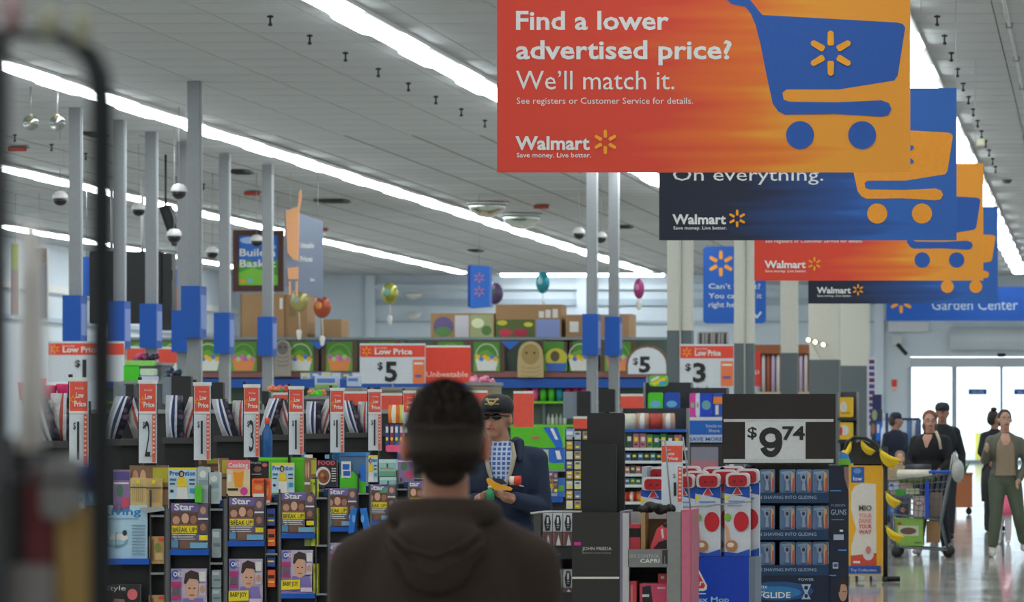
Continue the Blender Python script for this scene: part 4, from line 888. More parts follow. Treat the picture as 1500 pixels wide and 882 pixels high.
for i, (x, m_, nm) in enumerate([(949, M('#50c820'), 'bright green'), (973, M('#1c4cb0'), 'deep blue')]): pack(60, x, 575, x+22, 606, m_, 'snack_bag', nm+' bag left of the nearest column', 'bag', d=.12, r=4, pr=[('e', .5, .55, .35, .16, SKYB), ('r', .2, .8, .8, .9, Y_)])
pack(60, 951, 550, 977, 566, M('#6cc840'), 'snack_bag', 'rainbow coloured bag lying above the bright green bag', 'bag', d=.15, r=4, pr=[('p', [(.1, .7), (.9, .1), (.95, .4), (.3, .95)], Y_), ('p', [(.1, .4), (.5, .05), (.6, .2), (.15, .6)], W_), ('e', .75, .7, .2, .2, M('#40a0e0'))])
# blue bag display right of the nearest column
t = thing('blue_display', (XW(1034, 52), 52.2, 0), 'blue and white merchandise display between the first two columns', 'display')
a, b = XW(1006, 52), XW(1062, 52)
G().wb(a, b, 52.2, 52.6, 0, ZW(568, 52), M('#30343a')).build('back_panel', t)
g = G(52.); g.box(1006, 615, 1062, 637, .2, M('#1864c0')); g.r(1006, 611, 1062, 616, WL); g.t('Snacks to', 1034, 626, 4.5, W_, 1057); g.t('Share', 1038, 633, 4.5, W_, 1054); g.build('banner', t)
g = G(52.); g.box(1006, 637, 1062, 648, .2, M('#b8c8e0')); g.t('SAVE MORE', 1010, 646, 5.5, M('#1c4c98'), 1058, .02); g.build('price_rail', t)
g = G(52.); g.box(1006, 650, 1062, 700, .2, M('#2c2e30')); g.r(1012, 655, 1052, 690, M('#8c8c98')); g.r(1012, 675, 1052, 690, M('#c07884')); g.build('window_shelf', t)
for i, (x, w_, m_, nm) in enumerate([(1010, 9, M('#e048a8'), 'pink'), (1019, 6, M('#e0e0f0'), 'white'), (1025, 19, M('#1848c8'), 'royal blue'), (1045, 15, M('#2458c0'), 'blue and orange')]):
    pr = [('e', .5, .5, .35, .2, M('#70a8b0'))] if i == 2 else [('r', 0, .15, 1, .45, ORNG), ('r', .2, .5, .5, .9, W_)] if i == 3 else [('e', .5, .5, .3, .12, M('#8cc080'))]
    pack(52.02, x, 576, x+w_, 611, m_, 'snack_bag', nm+' bag on the blue display between the first two columns', 'bag', d=.12, r=2.5, pr=pr)
# garment rail and brown crates behind the columns
t = thing('garment_rail', (XW(1044, 88), 88, 0), 'rail of grey garments above the 3 sign', 'rail')
G().tube([G(88).P(1022, 487), G(88).P(1066, 487)], .015, STEEL).build('rail', t)
for x in (1022, 1066): G().tube([G(88).P(x, 487), (XW(x, 88), 88, 0)], .015, STEEL).build('post', t)
for i in range(11):
    g = G(88.-.03+.0); g.pillow(1023+i*3.9, 488, 1027.5+i*3.9, 520, .2, [M('#8c8c8c') if i % 2 else M('#5c5850'), M('#b0aca8') if i % 3 else M('#4c4844')]); g.build('hanging_garment', None, 'grey garment hanging on the rail above the 3 sign, %s from the left' % NTH[i].replace('nearest', 'first'), 'garment', 'garments on the rail')
for Yc, xs, xe, nm in ((90, 1106, 1142, 'left'), (104, 1168, 1184, 'right')):
    t = thing('wooden_stand', (XW((xs+xe)/2, Yc), Yc+.3, 0), 'brown display stand with pale tubes, %s one between the columns' % nm, 'stand'); g = G(Yc)
    g.box(xs, 505, xe, 518, .4, M('#94562e')); g.build('top_board', t)
    G().wb(XW(xs, Yc), XW(xe, Yc), Yc+.3, Yc+.4, 0, ZW(518, Yc), M('#7c5038')).build('back_board', t)
    G(Yc).box(xs, 574, xe, 580, .4, M('#b8ac90')).build('shelf', t)
    n = int((xe-xs)//7)
    for i in range(n):
        c = G(Yc).P(xs+5+i*7, 574, .1); G().lathe(c, [(.035, 0), (.035, (574-524)*Yc/FPX), (.02, (574-520)*Yc/FPX)], [M('#c8b8d8'), M('#d8d4d8'), M('#b06048')][i % 3], 8).build('wrapped_tube', None, 'pale wrapped tube on the %s brown stand, %s from the left' % (nm, NTH[i].replace('nearest', 'first')), 'tube', 'wrapped tubes on the %s stand' % nm)
g = G(88.5); g.box(1104, 514, 1114, 566, .03, M('#d83c34')); g.t('$3', 1105, 548, 6, W_, 1112); g.tube([g.P(1109, 566, .015), (g.P(1109, 566)[0], 88.515, 0)], .015, STEEL); g.build('red_sign', None, 'narrow red sign right of the second column', 'sign')
for i, (x, y) in enumerate(((1184, 498), (1194, 501), (1206, 505))):
    c = G(111.).P(x, y); t = thing('spot_lamp', c, 'small lit warm bulb on the fourth column, %s of three' % ('left', 'middle', 'right')[i], 'lamp', 'bulbs on the fourth column')
    G().sph(c, .045, M('#ffd9a0', .4, 0, 14), 8, 6).build('bulb', t); G().tube([(c[0], c[1], c[2]), (c[0], 112.3, c[2]+.02)], .02, GREY, 6).build('arm', t)
# spinner with cards, green rack and goods right of the capped man
Y = 40.; t = thing('card_spinner', (XW(836, Y), Y+.1, 0), 'tall narrow rack of small cards right of the capped man', 'rack')
G().tube([(XW(836, Y), Y+.1, 0), (XW(836, Y), Y+.1, ZW(628, Y))], .02, STEEL).build('pole', t)
g = G(Y+.06); g.box(828, 628, 862, 900, .03, M('#26282a')); g.build('board', t)
cc = [M('#c8c8b0'), M('#c8a848'), M('#d8d8d0'), M('#6c7c9c'), M('#b89c5c')]
for i in range(8):
    for j in range(2 if i else 3):
        x = 829+j*12; y = 632+i*14.5; pack(Y, x, y, x+9, y+12, cc[(i+j*2) % 5], 'hanging_card', 'small card in the %s row, %s column of the narrow rack' % ((['top']+NTH[1:])[i], ('left', 'middle', 'right')[j]), 'card', 'cards on the narrow rack', .02, [('r', .15, .15, .85, .4, M('#5c6c8c') if j else M('#e8e0c0')), ('r', .2, .6, .8, .8, Y_ if i % 2 else W_)], dy=.03)
g = G(Y-.05); g.box(829, 628, 841, 640, .03, M('#88a8d0')); g.r(830, 632, 839, 637, W_); g.build('top_card', t)
Y = 42.; t = thing('product_rack', (XW(800, Y), Y+.2, 0), 'dark rack with green and blue cartons right of the capped man', 'rack')
G().wb(XW(745, Y), XW(827, Y), Y+.15, Y+.5, 0, ZW(660, Y), RKM).build('back_panel', t)
G(Y-.02).box(797, 728, 822, 736, .15, BLUE).build('shelf_lip', t); G(Y-.02).box(745, 688, 827, 691, .2, GREY).build('shelf', t)
pack(Y, 748, 626, 824, 656, M('#58bc1c'), 'green_carton', 'large green carton with blue corner beside the capped man, upper', 'carton', d=.3, pr=[('p', [(.62, 0), (.9, 0), (1, .8), (1, 1), (.88, 1)], M('#1c64c8')), ('p', [(.76, .05), (.82, .05), (.92, .6), (.86, .6)], W_), ('r', .4, .45, .56, .6, M('#a87848'))])
pack(Y, 794, 657, 826, 689, M('#2064c4'), 'green_carton', 'blue and green carton under the large green one', 'carton', d=.2, pr=[('p', [(0, 1), (.3, .6), (1, .9), (1, 1)], GREEN), ('r', .05, .05, .3, .7, M('#b8c8a0')), ('p', [(.6, .1), (.8, .1), (.9, .5), (.7, .5)], W_), ('p', [(.3, .7), (1, .65), (1, 1), (.3, 1)], M('#58bc1c'))])
magazine(Y, 797, 691, 817, 728, c_star, 'small magazine right of the capped man sleeve')
pack(Y, 817, 700, 827, 728, M('#3868b0'), 'blue_pack', 'slim blue pack right of the small magazine', 'pack', d=.05, pr=[('r', .1, .4, .9, .7, M('#58a840'))])
# ---------------------------------------------------------------- black hair product display
Y = 22.5; YF = 1070
BK = M('#26221e', .55)
t = thing('hair_product_display', (XW(850, Y), Y+.2, 0), 'black cardboard hair product display right of the hooded man', 'display')
G(Y).box(838, 751, 908, YF, .02, BK).build('front_panel', t)
g = G(Y); g.r(838, 845, 907, 848, M('#d8d4c8')); g.r(841, 794, 851, 799, M('#c02880')); g.t('JOHN FRIEDA', 853, 806, 5, M('#c8c4bc'), 896, .01); g.t('PRECISION FOAM COLOUR', 853, 811.5, 2.6, M('#98948c'), 895); g.build('lettering', t)
g.lay = 0
G(Y+.25).bev(860, 605, 915, 752, .02, M('#211d1a', .5), 4).build('rear_header', t)
G(Y+.12).bev(852, 651, 903, 752, .02, M('#191817', .5), 4).build('front_header', t)
G().wb(XW(908, Y), XW(912, Y)+.01, Y, Y+.4, 0, ZW(749, Y), M('#7c7484')).build('side_panel', t)
G().wb(XW(780, Y), XW(790, Y), Y+.05, Y+.4, 0, ZW(751, Y), M('#44443f')).build('side_panel', t)
G().wb(XW(788, Y), XW(910, Y), Y+.36, Y+.4, 0, ZW(752, Y), BK).build('back_panel', t)
for y0 in (803, 868, 935): G(Y+.02).box(790, y0, 838, y0+16, .3, M('#171513')).build('shelf', t)
g = G(Y+.018); g.r(806, 807, 813, 809, M('#c8c0b8')); g.r(800, 811, 822, 812.5, M('#5c2c44')); g.build('shelf_print', t)
G(Y).tube([G(Y).P(777, 752), G(Y).P(800, 749.5), G(Y).P(852, 749.5)], .005, M('#b8b8b4'), 6).build('top_wire', t)
for r_, y0 in enumerate((752, 834)):
    for i in range(3):
        x = 795+i*15
        pack(Y+.1, x, y0, x+14, y0+27, M('#c8c8c8', .3), 'hair_foam_pack', 'white and black hair product pack, %s in the %s bay' % (('left', 'middle', 'right')[i], ('upper', 'lower')[r_]), 'pack', 'hair product packs', .05,
             [('p', [(.35, .1), (.7, .12), (.85, .5), (.75, .95), (.3, .95), (.15, .5)], M('#26262a')), ('r', .42, .2, .62, .55, M('#e0e0e0')), ('r', .4, .62, .68, .7, M('#a8a8b0')), ('r', .42, .76, .62, .8, M('#c8c8c8'))])
        pack(Y+.09, x, y0+28, x+14, y0+48 if r_ == 0 else y0+34, M('#6c4c4c', .4), 'hair_colour_box', 'brown box with white hair print, %s in the %s bay' % (('left', 'middle', 'right')[i], ('upper', 'lower')[r_]), 'box', 'hair colour boxes', .05,
             [('p', [(.6, .15), (.85, .95), (.35, .95)], M('#dcd8d4')), ('r', .0, 0, .2, 1, M('#8c5c50'))], dy=-.01)
pack(24.6, 770, 787, 789, 803, M('#d0cdc4'), 'white_box', 'small white box at the waist of the capped man', 'box', d=.1)
G(24.55).box(767, 803.5, 791, 1025, .25, M('#2c2a28')).build('product_stand', None, 'dark stand under the small white box beside the capped man', 'stand')
# grey shapewear display
t = thing('shapewear_display', (XW(965, Y), Y+.2, 0), 'grey and pink cardboard display reading Capri', 'display')
GD = M('#84847f', .6)
G(Y-.02).box(977, 750, 999, YF, .03, GD).build('front_pillar', t)
G().wb(XW(998, Y), XW(1013, Y), Y-.02, Y+.42, 0, ZW(747, Y), M('#b8586c')).build('side_panel', t)
G().add([(XW(999, Y), Y-.024, 0), (XW(1012, Y), Y-.024, 0), (XW(1012, Y), Y-.024, ZW(748, Y)), (XW(999, Y), Y-.024, ZW(750, Y))], [(0, 1, 2, 3)], M('#c4647c')).build('side_edge', t)
g = G(Y-.02); g.box(912, 752, 921, YF, .03, M('#b8b4b4')); g.build('front_pillar', t)
G(Y+.3).box(912, 750, 999, 810, .03, M('#c8c0bc')).build('back_panel', t); G(Y+.3).box(912, 828, 999, YF, .03, M('#1c1a1a')).build('back_panel', t)
g = G(Y-.02); g.box(920, 805, 978, 831, .03, M('#7a7a76')); g.r(970, 806, 978, 826, M('#2c2a2a')); g.r(973, 815, 974, 826, M('#7a7a76')); g.t('BODY CONTROL', 915, 817, 5, M('#b8b8b4'), 966); g.t('CAPRI', 938, 824.5, 6, W_, 966, .01); g.build('shelf_front', t)
G(Y-.02).box(920, 900, 978, 920, .03, M('#7a7a76')).build('shelf_front', t)
G(Y).box(912, 808, 999, 811, .3, GD).build('shelf', t); G(Y).box(912, 905, 999, 909, .3, GD).build('shelf', t)
CO = M('#e84c58'); 
g = G(Y+.06); g.bev(921, 768, 938, 806, .12, CO, 3); g.r(921, 774, 938, 787, K_); g.build('wrapped_shapewear', None, 'coral and black rolled garment, left in the upper grey bay', 'garment')
G(Y+.02).box(939, 751, 945, 806, .2, M('#a08050')).build('cardboard_divider', None, 'upright tan cardboard strip in the upper grey bay', 'cardboard')
G(Y+.2).bev(947, 760, 978, 804, .02, M('#6c5530'), 4).build('cardboard_flap', None, 'brown cardboard flap at the back of the upper grey bay', 'cardboard')
g = G(Y+.06); g.ext([(953, 800), (962, 775), (974, 766), (978, 770), (978, 805), (953, 805)], .1, CO); g.poly([(957, 804), (965, 794), (978, 790), (978, 804)], K_); g.poly([(968, 776), (971, 774), (973, 788), (970, 789)], W_); g.poly([(970, 768), (978, 766), (978, 774), (972, 772)], K_); g.build('wrapped_shapewear', None, 'coral garment pack with white stripe, right in the upper grey bay', 'garment')
pack(Y+.04, 922, 852, 932, 900, CO, 'shapewear_box', 'narrow coral box, left in the lower grey bay', 'box', d=.12, pr=[('r', .2, .1, .5, .9, M('#f08c90'))])
pack(Y+.06, 937, 855, 977, 904, M('#d84c6c'), 'shapewear_box', 'wide pink box with a dark legging print in the lower grey bay', 'box', d=.14, pr=[('p', [(.1, .1), (.4, .05), (.55, 1), (.15, 1), (.1, .5)], M('#2a2224')), ('r', .1, .32, .35, .4, W_), ('r', .65, .1, .95, .16, M('#f0b0bc'))])
pack(Y+.1, 964, 841, 977, 855, CO, 'shapewear_box', 'small coral box standing on the wide pink box', 'box', d=.06, pr=[('r', .3, .2, .7, .5, W_)])
g = G(Y+.1); 
for i in range(6): g.sph(g.P(944+i*7.5, 746-(3 if i in (1, 2) else 0), .02*(i % 2)), (.035, .05, .022+.008*(i % 2)), M('#181816', .7), 9, 6)
g.build('black_cloth', None, 'black cloth lying on top of the grey display', 'cloth')
t = thing('price_strip', G(Y+.1).P(984, 750), 'red and white low price strip on a wire stand over the grey display', 'sign')
g = G(Y+.1); g.box(969, 646, 1000, 750, .01, PAPER); g.r(969.5, 653, 999.5, 677, M('#e8553f')); g.t('Everyday', 975, 660, 2.5, W_, 983); g.t('Low', 976, 667, 5.5, W_, 988, .02); g.t('Price', 976, 674, 5.5, W_, 993, .02); g.r(993, 684, 999, 735, M('#e0644a'))
for q in range(8): g.r(994.5, 686+q*6, 998, 688+q*6, W_)
g.t('$', 986, 700, 6, K_, 990); g.t('1', 987, 726, 20, K_, 991, .02); g.build('card', t)
g = G(Y+.1)
for pts in (([(963, 644), (975, 646), (984, 750)]), ([(1001, 640), (1006, 680), (1012, 748)])): g.tube([g.P(*p, -.02) for p in pts], .004, STEEL, 6)
g.build('wire_stand', t)
# ---------------------------------------------------------------- mop refill display
Y = 24.; t = thing('mop_display', (XW(1055, Y), Y+.25, 0), 'royal blue base display holding red and white mop packs', 'display')
BB = M('#0c3cae', .45)
G().wb(XW(940, Y), XW(1097, Y), Y, Y+.5, 0, ZW(816, Y), BB).build('base', t)
G(Y-.002).add([(XW(1097, Y), Y, 0), (XW(1097, Y)+.03, Y+.05, 0), (XW(1097, Y)+.03, Y+.5, 0), (XW(1097, Y), Y+.5, 0), (XW(1097, Y), Y, ZW(816, Y)), (XW(1097, Y)+.03, Y+.05, ZW(816, Y)), (XW(1097, Y)+.03, Y+.5, ZW(816, Y)), (XW(1097, Y), Y+.5, ZW(816, Y))], [(0, 1, 5, 4), (1, 2, 6, 5), (4, 5, 6, 7), (0, 3, 2, 1)], M('#6c7888')).build('side_panel', t)
g = G(Y); g.poly([(992, 864), (1010, 824), (1014, 822), (1018, 824), (1036, 858), (1035, 864), (1030, 866)], W_); g.poly([(995, 862), (1011, 827), (1014, 825), (1017, 827), (1033, 858), (1031, 862)], M('#e02c30')); g.t('O', 1009, 843, 9, W_, 1018, .03); g.t('Cedar', 998, 858, 9, W_, 1030, .03); g.t('Flex Mop', 1012, 882, 8, M('#90c8f0'), 1068, .02); g.r(1016, 869, 1034, 870.5, W_); g.build('print', t)
G(Y+.1).box(940, 684, 948, 816, .3, M('#a8b0b8')).build('side_panel', t)
def mop(cx, top, Ym, lab):
    k = 24./Ym; g = G(Ym); w_ = 20*k; h = (VY+(816-VY)*24./Ym)-top-.5
    t2 = thing('mop_pack', g.P(cx, top+h), lab, 'pack', 'red and white mop refill packs')
    g.box(cx-w_*.92, top+h*.16, cx+w_*.92, top+h, .06, M('#d4d6da')); 
    X_ = lambda u: cx-w_*.92+u*w_*1.84
    V = lambda v: top+v*h
    g.poly([(X_(0), V(.16)), (X_(1), V(.16)), (X_(1), V(.3)), (X_(0), V(.24))], M('#1c50b4')); g.poly([(X_(.28), V(.26)), (X_(.5), V(.15)), (X_(.72), V(.26))], W_); g.poly([(X_(.33), V(.255)), (X_(.5), V(.165)), (X_(.67), V(.255))], M('#d8303c'))
    g.poly([(X_(0), V(.26)), (X_(.22), V(.29)), (X_(0), V(.33))], Y_); g.r(X_(.15), V(.33), X_(.8), V(.35), M('#6c9cd0')); g.r(X_(.1), V(.38), X_(.7), V(.395), M('#98b0c8'))
    g.e(X_(.66), V(.58), w_*.56, h*.12, M('#c81c28'), 18); g.e(X_(.12), V(.53), w_*.26, h*.045, M('#78b838')); g.poly([(X_(.0), V(.6)), (X_(.16), V(.66)), (X_(.26), V(.88)), (X_(.1), V(.86))], M('#d8a078')); g.e(X_(.27), V(.87), w_*.46, h*.065, M('#b87848')); g.e(X_(.24), V(.86), w_*.25, h*.03, M('#e8d8c8'))
    g.poly([(X_(0), V(.94)), (X_(.5), V(.96)), (X_(1), V(.91)), (X_(1), V(1)), (X_(0), V(1))], M('#1c50b4')); g.build('card', t2)
    g = G(Ym-.02); g.bev(cx-w_*.85, top, cx+w_*.88, top+h*.17, .08, M('#d8d4d4'), 6*k); g.build('sleeve', t2)
    g = G(Ym-.035); g.bev(cx-w_*.66, top+h*.025, cx+w_*.69, top+h*.16, .05, M('#b01c24', .35), 5*k); g.e(cx-w_*.2, top+h*.1, w_*.1, h*.012, M('#5c1014')); g.e(cx+w_*.3, top+h*.1, w_*.1, h*.012, M('#5c1014')); g.build('sponge_head', t2)
for i, (cx, top, Ym, lab) in enumerate([(1080, 693, 24.02, 'mop pack at the right end of the front row'), (1037, 694, 24.02, 'mop pack second from right in the front row'), (1000, 695, 24.02, 'mop pack third from right in the front row'), (957, 699, 24.02, 'mop pack left of the wire price strip'),
        (1102, 687, 24.16, 'mop pack at the right end of the middle row'), (1060, 688, 24.16, 'mop pack second from right in the middle row'), (1020, 690, 24.16, 'mop pack third from right in the middle row'),
        (1071, 683, 24.3, 'mop pack right of centre in the back row'), (1046, 684, 24.3, 'mop pack at centre in the back row'), (1008, 683, 24.3, 'mop pack left of centre in the back row'), (966, 684, 24.3, 'mop pack at the left end of the back row')]):
    if cx == 1102: cx = 1094
    mop(cx, top, Ym, lab)
g = G(Y-.01); g.tube([g.P(940, 745), g.P(1022, 742), g.P(1100, 735)], .004, STEEL, 6); g.tube([g.P(1022, 742), g.P(1024, 816)], .004, STEEL, 6); g.build('front_wire', t)
# ---------------------------------------------------------------- razor display with the 9.74 sign
Y = 29.; YF = 967
t = thing('razor_display', (XW(1160, Y), Y+.2, 0), 'dark navy razor display under the 9.74 price sign', 'display')
ND = M('#141c30', .4)
G(Y+.32).box(1096, 680, 1216, YF, .03, M('#3a332a')).build('back_panel', t)
G(Y+.04).box(1092, 683, 1098, YF, .3, ND).build('side_panel', t)
g = G(Y-.01); g.box(1214, 682, 1243, YF, .02, ND); g.poly([(1236, 684), (1243, 684), (1243, 720), (1237, 700)], M('#8c6c64')); g.r(1216, 718, 1232, 720, M('#4878b8')); g.t('FUSION', 1218, 742, 3.5, M('#8ca0c0'), 1238); g.t('GUNS', 1217, 754, 8, M('#a8b8d0'), 1240); g.r(1218, 761, 1236, 762, M('#7888a8')); g.r(1230, 776, 1235, 779, W_); g.r(1221, 783, 1236, 791, M('#a8b4c8')); g.r(1228, 805, 1240, 807, M('#4888c8')); g.r(1220, 824, 1228, 833, M('#c8ccd8')); g.r(1221, 825.5, 1227, 831, M('#3c5c90')); g.r(1215, 842, 1225, 844, M('#4888c8'))
g.e(1235, 867, 6.5, 14, M('#b88c74')); g.poly([(1227, 866), (1230, 850), (1236, 845), (1241, 852), (1242, 862), (1238, 856), (1232, 856), (1230, 868)], M('#2c201c')); g.r(1234, 866, 1240, 867, M('#5c3c34')); g.build('printed_side', t)
G(Y+.05).ext([(1231, 661), (1242, 666), (1247, 680), (1228, 680)], .02, M('#3c8cd8')).build('corner_topper', t); G(Y+.045).ext([(1229, 672), (1243, 672), (1247, 681), (1228, 681)], .02, M('#7cc43c')).build('corner_topper', t)
for r_, (y0, y1) in enumerate(((688, 722), (741, 776), (794, 828))):
    lip = G(Y-.03); lip.box(1096, y1, 1214, y1+15, .03, M('#1a3858', .35)); lip.t('TURN SHAVING INTO GLIDING', 1098, y1+9, 5, M('#98a8b8'), 1196, .01); lip.build('shelf_lip', t)
    G(Y).box(1096, y1+1, 1214, y1+4, .3, ND).build('shelf', t)
    for i, (a, b) in enumerate(((1099, 1111), (1113, 1135), (1142, 1165), (1166, 1189), (1190, 1213))):
        w_ = b-a; tt = thing('razor_pack', G(Y).P((a+b)/2, y1), 'blue and silver razor pack, %s on the %s shelf' % (('leftmost', 'second', 'third', 'fourth', 'rightmost')[i], ('top', 'middle', 'bottom')[r_]), 'pack', 'razor packs on the navy display')
        g = G(Y); g.bev(a, y0, b, y1, .05, M('#5c7898', .3), 2.5); U = lambda u: a+u*w_
        Vv = lambda v: y0+v*(y1-y0)
        g.poly([(U(.7), Vv(.05)), (U(.92), Vv(.15)), (U(.95), Vv(.95)), (U(.75), Vv(.95))], M('#c8a878')); g.poly([(U(.82), Vv(.4)), (U(.95), Vv(.3)), (U(.95), Vv(.95)), (U(.78), Vv(.95))], M('#c05840')); g.poly([(U(.1), Vv(.1)), (U(.7), Vv(.05)), (U(.68), Vv(.18)), (U(.12), Vv(.2))], M('#88a0b8')); g.build('card', tt)
        g = G(Y-.012); g.ext([(U(.25), Vv(.2)), (U(.7), Vv(.2)), (U(.62), Vv(.45)), (U(.55), Vv(.5)), (U(.62), Vv(.9)), (U(.35), Vv(.9)), (U(.42), Vv(.5)), (U(.33), Vv(.45))], .012, M('#a8b4c4', .2, .4)); g.e(U(.48), Vv(.33), w_*.1, 3, M('#1c2c48')); g.build('razor', tt)
g = G(Y-.03); g.box(1096, 843, 1214, YF, .05, M('#122038', .35)); g.e(1140, 866, 52, 14, M('#184c80')); g.e(1138, 868, 36, 9, M('#2474a8')); g.t('Gillette', 1100, 862, 6, W_, 1124); g.t('Fusion', 1100, 869, 5, W_, 1120); g.t('PROGLIDE', 1088, 876, 9, W_, 1158, .015); g.t('POWER', 1170, 851, 4, M('#b8c8d8'), 1192)
g.poly([(1174, 856), (1188, 856), (1184, 866), (1183, 869), (1188, 878), (1174, 878), (1179, 869), (1178, 866)], M('#a8b8cc')); g.e(1181, 861, 3, 3, ND); g.e(1181, 873, 2.5, 3, ND); g.build('base_print', t)
t = thing('price_sign', G(Y).P(1140, 680), 'black and white price sign reading 9.74 on the razor display', 'sign')
g = G(Y); g.box(1058, 577, 1224, 680, .02, M('#241f1a', .6)); g.build('board', t)
g = G(Y-.002); g.r(1060, 614, 1221, 618, M('#c8ccc8')); g.r(1060, 672.5, 1221, 678, M('#c8ccc8')); g.r(1091.5, 618, 1180, 672.5, M('#d4d8d6')); g.t('$', 1095, 641, 16, K_, 1109, .02); g.ring(1129, 641.5, 17, 15.5, 9, K_); g.ring(1129, 648, 17, 22, 9, K_, -2.7, .75); g.t('74', 1146, 644, 20, K_, 1179, .03); g.build('print', t)
for x in (1066, 1216): G(Y+.02).tube([G(Y+.02).P(x, 590), (G(Y+.02).P(x, 590)[0], Y+.02, .05 if x == 1066 else .6)], .008, STEEL).build('support', t)
# ---------------------------------------------------------------- yellow drink carton and banana stand
Y = 42.6; t = thing('drink_display', (XW(1268, Y), Y+.25, 0), 'yellow cardboard drink display standing on a small pallet', 'display')
YF = VY+1.6*FPX/Y
G(Y).box(1243, 680, 1292, 840, .5, M('#eeae14')).build('carton', t)
g = G(Y); g.poly([(1252, 713), (1262, 708), (1283, 709), (1284, 836), (1247, 836), (1247, 800), (1254, 775), (1246, 745), (1247, 722)], M('#e0d8cc')); g.poly([(1246, 814), (1284, 810), (1284, 832), (1246, 832)], M('#d04a34')); g.e(1272, 812, 8, 9, M('#d8d0cc')); g.e(1272, 806, 4, 6, M('#c87c6c')); g.r(1250, 822, 1260, 825, W_)
g.r(1247, 684, 1266, 707, M('#1c5cb0')); g.e(1256, 690, 6, 4, M('#6c8cc8')); g.t('low', 1250, 704, 6, W_, 1263, .02)
g.t('MIO', 1258, 748, 8, M('#5c5848'), 1277, .03)
for i, s_ in enumerate(('YOUR', 'DRINK', 'YOUR', 'WAY')): g.t(s_, 1258, 758+i*8, 6, M('#e8847c') if i < 2 else M('#d83c34'), 1277, .02)
g.box(1243, 829, 1290, 840, .01, M('#1c50a0'), -.012); g.lay = 18; g.t('Try Collection', 1246, 837, 4, W_, 1284); g.build('print', t)
g = G(Y); 
for x in (1245, 1266, 1284): g.box(x, 844, x+8, YF, .5, M('#c0b494'))
g.box(1243, 840, 1294, 844, .5, M('#ccc0a0')); g.build('pallet', t)
def banana_bunch(cx, cy, Yb, n, ang, L_, lab):
    c = G(Yb).P(cx, cy); t2 = thing('banana_bunch', c, lab, 'bananas', 'banana bunches on the wire stand'); k = Yb/FPX
    for i in range(n):
        a = math.radians(ang+(i-(n-1)/2)*9); ln = L_*k; pts = []; R = []
        for j in range(7):
            u = j/6; bend = math.sin(PI*u)*.14*ln
            sg = 1 if math.cos(a) > 0 else -1
            pts.append((c[0]+ln*u*math.cos(a)+bend*math.sin(a)*sg, c[1]-.02*i, c[2]+ln*u*math.sin(a)-bend*math.cos(a)*sg))
            R.append(k*L_*.12*(math.sin(PI*min(max(u*.9+.07, 0), 1))**.5)*(1 if j not in (0, 6) else .4))
        g = G(); g.tube(pts, R, M('#ecc81c', .5), 8); g.build('banana', t2)
    G().sph(c, .02, M('#7c7a28'), 6, 5).build('stalk', t2)
Y = 42.; t = thing('banana_stand', (XW(1296, Y), Y+.3, 0), 'black wire stand hung with banana bunches', 'stand')
g = G(Y+.5); g.tube([g.P(1297, 655), (g.P(1297, 0)[0], Y+.5, .02)], .022, BLACK, 8); g.build('post', t)
g = G(Y+.5); g.tube([g.P(x, y) for x, y in ((1237, 668), (1241, 648), (1252, 641), (1268, 642), (1284, 652), (1292, 668), (1297, 690))], .018, BLACK, 8); g.build('arch', t)
G(Y+.6).ext([(1251, 650), (1264, 645), (1280, 652), (1290, 668), (1292, 682), (1250, 682)], .05, M('#2a2620')).build('crate', t)
g = G(Y+.5); x = g.P(1297, 0)[0]; g.tube([(x-.03, Y+.5, .03), (x+.14, Y+.5, .03)], .025, BLACK, 8); g.tube([(x, Y+.3, .03), (x, Y+.55, .03)], .025, BLACK, 8); g.build('foot', t)
for y in (728, 776): g = G(Y+.5); g.tube([g.P(1297, y), g.P(1303, y-1, -.1)], .012, BLACK, 6); g.build('hook', t)
for a in [(1262, 646, 42.55, 3, -45, 26, 'banana bunch hanging on the top of the wire arch'), (1246, 648, 42.5, 3, -125, 24, 'banana bunch hanging leftmost beside the price sign'), (1290, 660, 42.45, 4, -38, 34, 'largest banana bunch, top right of the stand'),
          (1299, 722, 42.3, 4, -45, 26, 'banana bunch on the middle hook above the green carton'), (1299, 772, 42.3, 3, -38, 30, 'banana bunch on the lowest hook beside the green carton')]: banana_bunch(*a)
# produce shelf with yellow packs
Y = 60; t = shelving(Y, 1227, 574, 1254, [612, 645, 700], [M('#2c2a28')]*3, 'narrow dark shelf with yellow packs left of the bananas', M('#4c4a48'))
pack(Y, 1230, 582, 1249, 611, M('#e8b820'), 'yellow_pack', 'upper yellow pack on the narrow dark shelf', 'pack', d=.2, r=2, pr=[('e', .3, .5, .28, .3, M('#d8d0c0')), ('r', .1, .75, .8, .85, M('#c09018'))])
pack(Y, 1230, 619, 1249, 644, M('#e0b828'), 'yellow_pack', 'lower yellow pack on the narrow dark shelf', 'pack', d=.2, r=2, pr=[('e', .35, .45, .35, .3, M('#dcd4cc')), ('e', .1, .5, .12, .25, M('#c02c38'))])
